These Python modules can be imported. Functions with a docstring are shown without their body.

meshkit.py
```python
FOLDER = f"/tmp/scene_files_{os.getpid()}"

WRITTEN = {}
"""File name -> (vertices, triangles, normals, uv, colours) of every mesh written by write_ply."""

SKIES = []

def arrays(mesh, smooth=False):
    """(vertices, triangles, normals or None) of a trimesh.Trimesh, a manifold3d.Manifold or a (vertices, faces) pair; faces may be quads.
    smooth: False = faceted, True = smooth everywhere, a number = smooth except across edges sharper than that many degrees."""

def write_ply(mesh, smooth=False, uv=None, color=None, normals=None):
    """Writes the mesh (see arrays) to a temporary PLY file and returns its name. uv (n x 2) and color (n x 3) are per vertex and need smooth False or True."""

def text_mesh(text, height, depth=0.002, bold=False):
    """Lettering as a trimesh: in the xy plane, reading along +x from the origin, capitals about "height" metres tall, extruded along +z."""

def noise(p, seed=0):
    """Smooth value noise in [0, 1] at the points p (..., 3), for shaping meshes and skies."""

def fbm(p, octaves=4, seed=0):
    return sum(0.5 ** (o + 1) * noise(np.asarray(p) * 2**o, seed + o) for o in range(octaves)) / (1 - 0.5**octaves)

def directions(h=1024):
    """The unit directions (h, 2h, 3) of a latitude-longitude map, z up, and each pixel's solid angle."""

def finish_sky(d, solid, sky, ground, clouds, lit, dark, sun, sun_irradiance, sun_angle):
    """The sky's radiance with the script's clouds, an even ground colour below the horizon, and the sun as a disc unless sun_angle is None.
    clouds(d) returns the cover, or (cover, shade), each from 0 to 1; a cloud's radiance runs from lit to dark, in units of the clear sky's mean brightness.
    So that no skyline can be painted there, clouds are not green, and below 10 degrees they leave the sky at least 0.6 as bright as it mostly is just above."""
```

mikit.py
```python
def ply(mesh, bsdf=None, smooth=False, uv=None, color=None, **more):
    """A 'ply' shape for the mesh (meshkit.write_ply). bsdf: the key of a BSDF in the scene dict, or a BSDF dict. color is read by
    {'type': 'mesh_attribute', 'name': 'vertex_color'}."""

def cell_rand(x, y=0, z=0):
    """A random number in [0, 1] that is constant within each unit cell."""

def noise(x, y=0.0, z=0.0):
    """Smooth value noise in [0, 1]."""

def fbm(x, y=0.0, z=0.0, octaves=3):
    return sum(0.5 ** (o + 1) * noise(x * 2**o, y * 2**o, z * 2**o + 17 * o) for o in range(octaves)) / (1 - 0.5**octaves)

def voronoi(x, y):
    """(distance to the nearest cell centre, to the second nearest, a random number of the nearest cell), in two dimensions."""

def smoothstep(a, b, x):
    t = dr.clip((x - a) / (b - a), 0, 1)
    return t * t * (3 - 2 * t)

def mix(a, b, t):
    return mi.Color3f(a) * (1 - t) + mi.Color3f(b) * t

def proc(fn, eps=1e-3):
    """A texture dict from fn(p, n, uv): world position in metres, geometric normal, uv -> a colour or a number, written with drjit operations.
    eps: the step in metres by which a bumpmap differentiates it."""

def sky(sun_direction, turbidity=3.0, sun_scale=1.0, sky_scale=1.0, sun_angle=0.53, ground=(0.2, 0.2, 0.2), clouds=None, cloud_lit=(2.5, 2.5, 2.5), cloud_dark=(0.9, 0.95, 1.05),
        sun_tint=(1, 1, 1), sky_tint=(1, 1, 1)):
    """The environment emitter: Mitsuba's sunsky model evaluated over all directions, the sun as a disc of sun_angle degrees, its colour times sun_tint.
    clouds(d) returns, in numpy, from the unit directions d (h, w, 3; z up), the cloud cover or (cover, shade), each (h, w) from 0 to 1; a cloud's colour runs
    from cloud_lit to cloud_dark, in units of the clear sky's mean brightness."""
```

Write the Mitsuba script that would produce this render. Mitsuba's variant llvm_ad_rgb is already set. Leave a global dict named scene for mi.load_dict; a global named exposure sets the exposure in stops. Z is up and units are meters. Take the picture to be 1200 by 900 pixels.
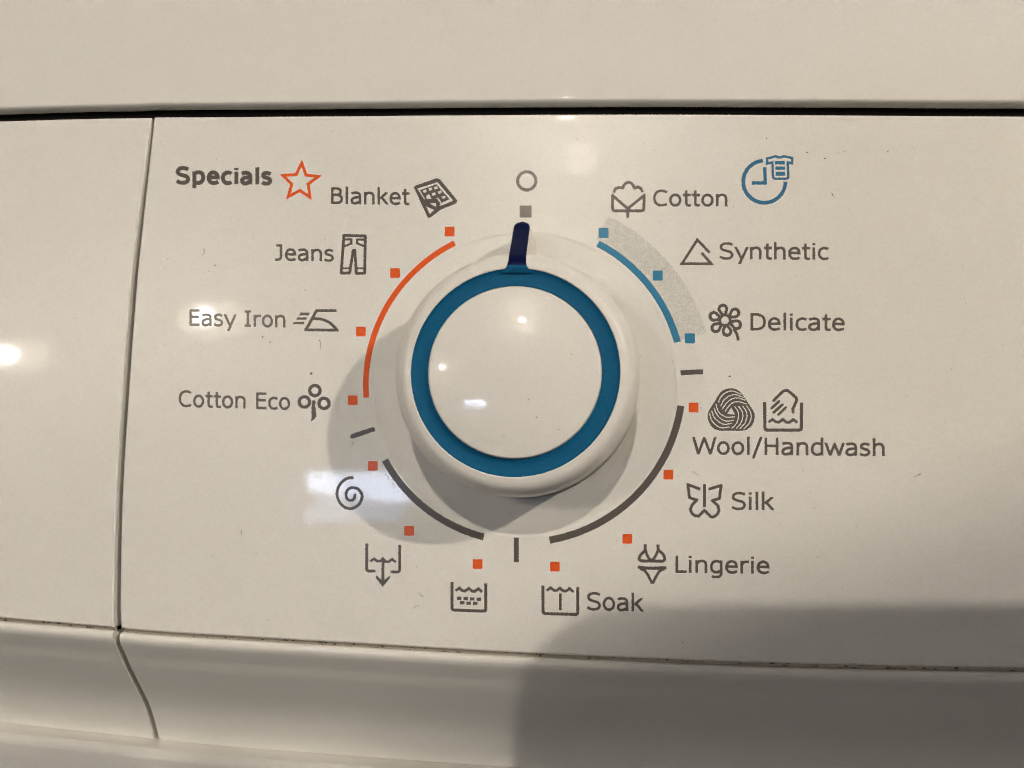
"""Close-up of the rotary programme dial on a white washing machine, lit by the lamps of a room in the evening.
Working frame: millimetres on the control panel, x right, y up, z out of the panel, origin at the dial's centre; world = (x, -z, y) / 1000."""
import json, math
import numpy as np
import trimesh
import mitsuba as mi
import drjit as dr
import mikit
import meshkit
from shapely.geometry import LineString, Polygon

T = mi.ScalarTransform4f
scene, labels = {"type": "scene"}, {}


def W(p):
    p = np.asarray(p, float)
    return np.stack([p[..., 0], -p[..., 2], p[..., 1]], -1) * 0.001


# ------------------------------------------------------------------ camera
CAM = np.array([13.363, -18.207, 179.328])
RIGHT = np.array([0.996167, 0.024728, -0.083908])
UP = np.array([-0.016399, 0.994998, 0.098540])
BACK = np.array([0.085925, -0.096786, 0.991589])
scene["camera"] = {"type": "perspective", "fov": 2 * math.degrees(math.atan(600 / 901)), "fov_axis": "x", "near_clip": 0.005, "far_clip": 20.0,
                   "to_world": T().look_at(origin=W(CAM).tolist(), target=W(CAM - 100 * BACK).tolist(), up=W(UP).tolist())}
exposure = 0.0

# ------------------------------------------------------------------ room light (soft warm bounce from the room's walls)
scene["room_light"] = {"type": "constant", "radiance": {"type": "rgb", "value": [0.022, 0.018, 0.011]}}
#        name, label, position in mm, bulb radius, radiance, share of the samples
LAMPS = [
    ("globe_lamp", "warm globe lamp highest and straight behind the camera", (-17, 613, 1150), 9, 6400, 4),
    ("globe_lamp", "warm globe lamp far to the upper right of the machine", (1250, 800, 1150), 26, 2450, 4),
    ("globe_lamp", "warm globe lamp to the left, nearer to the machine's middle", (-668, 226, 1150), 16, 760, 2),
    ("globe_lamp", "warm globe lamp farthest to the left", (-1043, 152, 1150), 14, 950, 2),
    ("globe_lamp", "large dim globe lamp just below the highest one", (10, 518, 1150), 30, 4.5, 1),
    ("globe_lamp", "small weak globe lamp to the right", (613, 404, 1150), 3, 40, 1),
]
LAMP_TINT = np.array([1.0, 0.882, 0.742])

# ------------------------------------------------------------------ materials


def rgb(r, g, b):
    return {"type": "rgb", "value": [r, g, b]}


def gloss(color, fine=0.05, broad=0.09, share=0.35, ior=1.5, relief=None):
    """A moulded plastic: a clear gloss with a share of broader shine from fine wear."""
    c = color if isinstance(color, dict) else rgb(*color)
    b = {"type": "blendbsdf", "weight": share,
         "a": {"type": "roughplastic", "alpha": fine, "int_ior": ior, "diffuse_reflectance": c, "nonlinear": False},
         "b": {"type": "roughplastic", "alpha": broad, "int_ior": ior, "diffuse_reflectance": c, "nonlinear": False}}
    if relief is not None:
        b = {"type": "bumpmap", "arbitrary": relief, "scale": 1.0, "bsdf": b}
    return {"type": "twosided", "bsdf": b}


def white_tone(p, n, uv):
    x, y, z = p.x * 1000, p.y * 1000, p.z * 1000
    grain = mikit.noise(x * 4.1, z * 4.1, y * 4.1) - 0.5
    cloud = mikit.fbm(x * 0.05, z * 0.05, y * 0.05) - 0.5
    warm = mikit.noise(x * 0.35, z * 0.35, y * 0.35 + 4) - 0.5
    return mi.Color3f(0.80, 0.795 - 0.008 * warm, 0.76 - 0.014 * warm) * (1 + 0.09 * grain + 0.02 * cloud)


def hairlines(x, z, size, seed, keep):
    """Fine scratches: in each cell of that size perhaps one short straight hairline, in height from 0 to 1."""
    out = mi.Float(0)
    cx, cz = dr.floor(x / size), dr.floor(z / size)
    ang = mikit.cell_rand(cx, cz, seed) * math.pi
    ox, oz = (cx + 0.3 + 0.4 * mikit.cell_rand(cx, cz, seed + 1)) * size, (cz + 0.3 + 0.4 * mikit.cell_rand(cx, cz, seed + 2)) * size
    u = (x - ox) * dr.cos(ang) + (z - oz) * dr.sin(ang)
    v = (z - oz) * dr.cos(ang) - (x - ox) * dr.sin(ang)
    length = size * (0.08 + 0.2 * mikit.cell_rand(cx, cz, seed + 3))
    on = dr.select(mikit.cell_rand(cx, cz, seed + 4) < keep, 1.0, 0.0)
    return on * dr.exp(-dr.square(v / 0.12)) * mikit.smoothstep(1.0, 0.5, dr.abs(u) / length)


def worn_gloss(p, n, uv):
    """Relief in metres: the slight waviness of moulded plastic and hairline scratches."""
    x, z = p.x * 1000, p.z * 1000
    wave = mikit.noise(x * 0.30, z * 0.42, 2.0) * 1.6e-6 + mikit.noise(x * 1.7, z * 1.7, 5.0) * 1.5e-7
    return wave - 4.5e-6 * (hairlines(x, z, 3.1, 11, 0.5) + hairlines(x + 1.3, z + 0.7, 5.7, 31, 0.7) + hairlines(x + 0.4, z + 1.9, 1.7, 51, 0.35))


def stipple(p, n, uv):
    x, z = p.x * 1000, p.z * 1000
    dots = mikit.noise(x * 4.3, z * 4.3, 3.0) * 0.6 + mikit.noise(x * 9.1, z * 9.1, 7.0) * 0.4
    return mikit.mix((0.625, 0.64, 0.605), (0.78, 0.78, 0.745), mikit.smoothstep(0.25, 0.75, dots))


def groove_dirt(p, n, uv):
    x, z = p.x * 1000, p.z * 1000
    d = mikit.smoothstep(0.62, 0.80, mikit.noise(x * 0.9, z * 2.5, 2.0) * 0.6 + mikit.noise(x * 2.7, z * 4.0, 5.0) * 0.4)
    return mikit.mix((0.36, 0.33, 0.28), (0.07, 0.055, 0.04), d)


def ring_blue(p, n, uv):
    x, z = p.x * 1000, p.z * 1000
    fleck = mikit.smoothstep(0.70, 0.85, mikit.noise(x * 5.0, z * 5.0, 1.0))
    return mikit.mix((0.0005, 0.116, 0.265), (0.012, 0.175, 0.34), fleck * 0.5)


scene["white_plastic"] = gloss(mikit.proc(white_tone), fine=0.003, broad=0.085, share=0.36, relief=mikit.proc(worn_gloss, eps=3e-5))
scene["knob_white"] = gloss(mikit.proc(white_tone), fine=0.004, broad=0.07, share=0.25, relief=mikit.proc(worn_gloss, eps=3e-5))
scene["white_metal"] = gloss(mikit.proc(white_tone), fine=0.002, broad=0.30, share=0.5)
scene["ring_plastic"] = gloss(mikit.proc(ring_blue), fine=0.25, broad=0.5, share=0.8, ior=1.25)
scene["navy_plastic"] = gloss((0.0008, 0.0055, 0.050), fine=0.15, broad=0.35, share=0.6, ior=1.18)
scene["print_grey"] = gloss((0.108, 0.095, 0.085), fine=0.06, broad=0.4, share=0.6)
scene["print_orange"] = gloss((0.86, 0.115, 0.010), fine=0.06, broad=0.4, share=0.6)
scene["print_blue"] = gloss((0.030, 0.235, 0.43), fine=0.06, broad=0.4, share=0.6)
scene["print_deep_blue"] = gloss((0.028, 0.175, 0.35), fine=0.06, broad=0.4, share=0.6)
scene["print_pale_grey"] = gloss((0.21, 0.19, 0.165), fine=0.06, broad=0.4, share=0.6)
scene["print_stipple"] = gloss(mikit.proc(stipple), fine=0.06, broad=0.4, share=0.6)
scene["dirty_groove"] = {"type": "twosided", "bsdf": {"type": "diffuse", "reflectance": mikit.proc(groove_dirt)}}
scene["black_rubber"] = {"type": "twosided", "bsdf": {"type": "diffuse", "reflectance": rgb(0.02, 0.019, 0.018)}}
scene["smudge"] = {"type": "twosided", "bsdf": {"type": "diffuse", "reflectance": rgb(0.42, 0.33, 0.24)}}
scene["dust"] = {"type": "twosided", "bsdf": {"type": "diffuse", "reflectance": rgb(0.16, 0.13, 0.09)}}
scene["dark_glass"] = gloss((0.01, 0.01, 0.012), fine=0.06)
scene["phone_case"] = {"type": "twosided", "bsdf": {"type": "roughplastic", "alpha": 0.35, "diffuse_reflectance": rgb(0.03, 0.03, 0.032)}}
scene["sweater"] = {"type": "twosided", "bsdf": {"type": "diffuse", "reflectance": rgb(0.03, 0.03, 0.035)}}
scene["skin"] = {"type": "twosided", "bsdf": {"type": "roughplastic", "alpha": 0.35, "diffuse_reflectance": rgb(0.48, 0.30, 0.21)}}
scene["brass"] = {"type": "twosided", "bsdf": {"type": "roughconductor", "material": "Cu", "alpha": 0.25}}
scene["frame_wood"] = {"type": "twosided", "bsdf": {"type": "roughplastic", "alpha": 0.2, "diffuse_reflectance": rgb(0.45, 0.43, 0.40)}}

# ------------------------------------------------------------------ helpers


def add(key, mesh, bsdf, smooth=False, label=None, **more):
    """mesh: (vertices in mm, faces) or a trimesh in mm."""
    v, f = (mesh.vertices, mesh.faces) if hasattr(mesh, "vertices") else mesh
    m = trimesh.Trimesh(W(v), np.asarray(f), process=False)
    scene[key] = mikit.ply(m, bsdf, smooth=smooth, **more)
    if label:
        labels[key] = {"label": label}


def numbered(key):
    k, i = key, 0
    while k in scene:
        i += 1
        k = f"{key}_{i:03d}"
    return k


def strips(rings, closed=True):
    """Quads between successive rings of points (n, m, 3)."""
    rings = np.asarray(rings, float)
    n, m = rings.shape[:2]
    f = []
    for i in range(n - 1):
        for j in range(m if closed else m - 1):
            a, b = i * m + j, i * m + (j + 1) % m
            f += [[a, b, b + m], [a, b + m, a + m]]
    return trimesh.Trimesh(rings.reshape(-1, 3), np.array(f), process=False)


def revolve(profile, n=160, start=0.0):
    """profile: (r, z) from the outside in or the reverse; the dial's axis is z."""
    t = np.linspace(0, 2 * np.pi, n, endpoint=False) + start
    return strips([np.stack([r * np.cos(t), r * np.sin(t), np.full(n, z)], 1) for r, z in profile])


def curve(pts, n=8):
    """A smooth line through the points."""
    p = np.asarray(pts, float)
    p = np.vstack([2 * p[0] - p[1], p, 2 * p[-1] - p[-2]])
    out = []
    for i in range(1, len(p) - 2):
        a, b, c, d = p[i - 1:i + 3]
        for t in np.linspace(0, 1, n, endpoint=False):
            out.append(0.5 * (2 * b + (c - a) * t + (2 * a - 5 * b + 4 * c - d) * t * t + (3 * b - a - 3 * c + d) * t ** 3))
    return np.array(out + [p[-2]])


def inset(ring, d):
    """A counter-clockwise closed ring moved inwards by d, vertex by vertex."""
    a, b = ring - np.roll(ring, 1, 0), np.roll(ring, -1, 0) - ring
    na, nb = (np.stack([-e[:, 1], e[:, 0]], 1) / np.maximum(np.linalg.norm(e, axis=1, keepdims=True), 1e-9) for e in (a, b))
    n = na + nb
    return ring + d * 2 * n / np.maximum((n * n).sum(1, keepdims=True), 0.8)


def face(ring, holes=(), z=0.0):
    v, f = trimesh.creation.triangulate_polygon(Polygon(ring, holes), engine="earcut")
    v = np.column_stack([v, np.full(len(v), z)])
    m = trimesh.Trimesh(v, f, process=False)
    if np.cross(m.triangles[:, 1] - m.triangles[:, 0], m.triangles[:, 2] - m.triangles[:, 0])[:, 2].sum() < 0:
        m.invert()
    return m


def plate(ring, z, radius, depth, hole=None):
    """A flat moulding with its rim rounded over: front face at z, walls going back by depth."""
    ring = np.asarray(ring, float)
    if Polygon(ring).exterior.is_ccw is False:
        ring = ring[::-1]
    rims = []
    for a in np.linspace(0, math.pi / 2, 7):
        q = inset(ring, radius * (1 - math.sin(a)))
        rims.append(np.column_stack([q, np.full(len(q), z - radius * (1 - math.cos(a)))]))
    rims.append(np.column_stack([ring, np.full(len(ring), z - depth)]))
    return trimesh.util.concatenate([face(rims[0][:, :2], [hole] if hole is not None else (), z), strips(rims)])


def sweep(top, profile, x_of=None):
    """A strip of the machine's front: the profile (s down, d out) carried along the line top (x, y)."""
    return strips([np.column_stack([top[:, 0], top[:, 1] - s, np.full(len(top), d)]) for s, d in profile], closed=False)

WINDOW_BRIGHT = [[-50.54, -22.51], [-25.42, -21.86], [-25.14, -29.2], [-31.66, -29.0], [-50.3, -27.14]]
WINDOW_DIM = [[-47.37, -27.65], [-31.64, -29.49], [-25.92, -30.02], [-27.44, -32.83], [-51.58, -34.38]]

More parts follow.
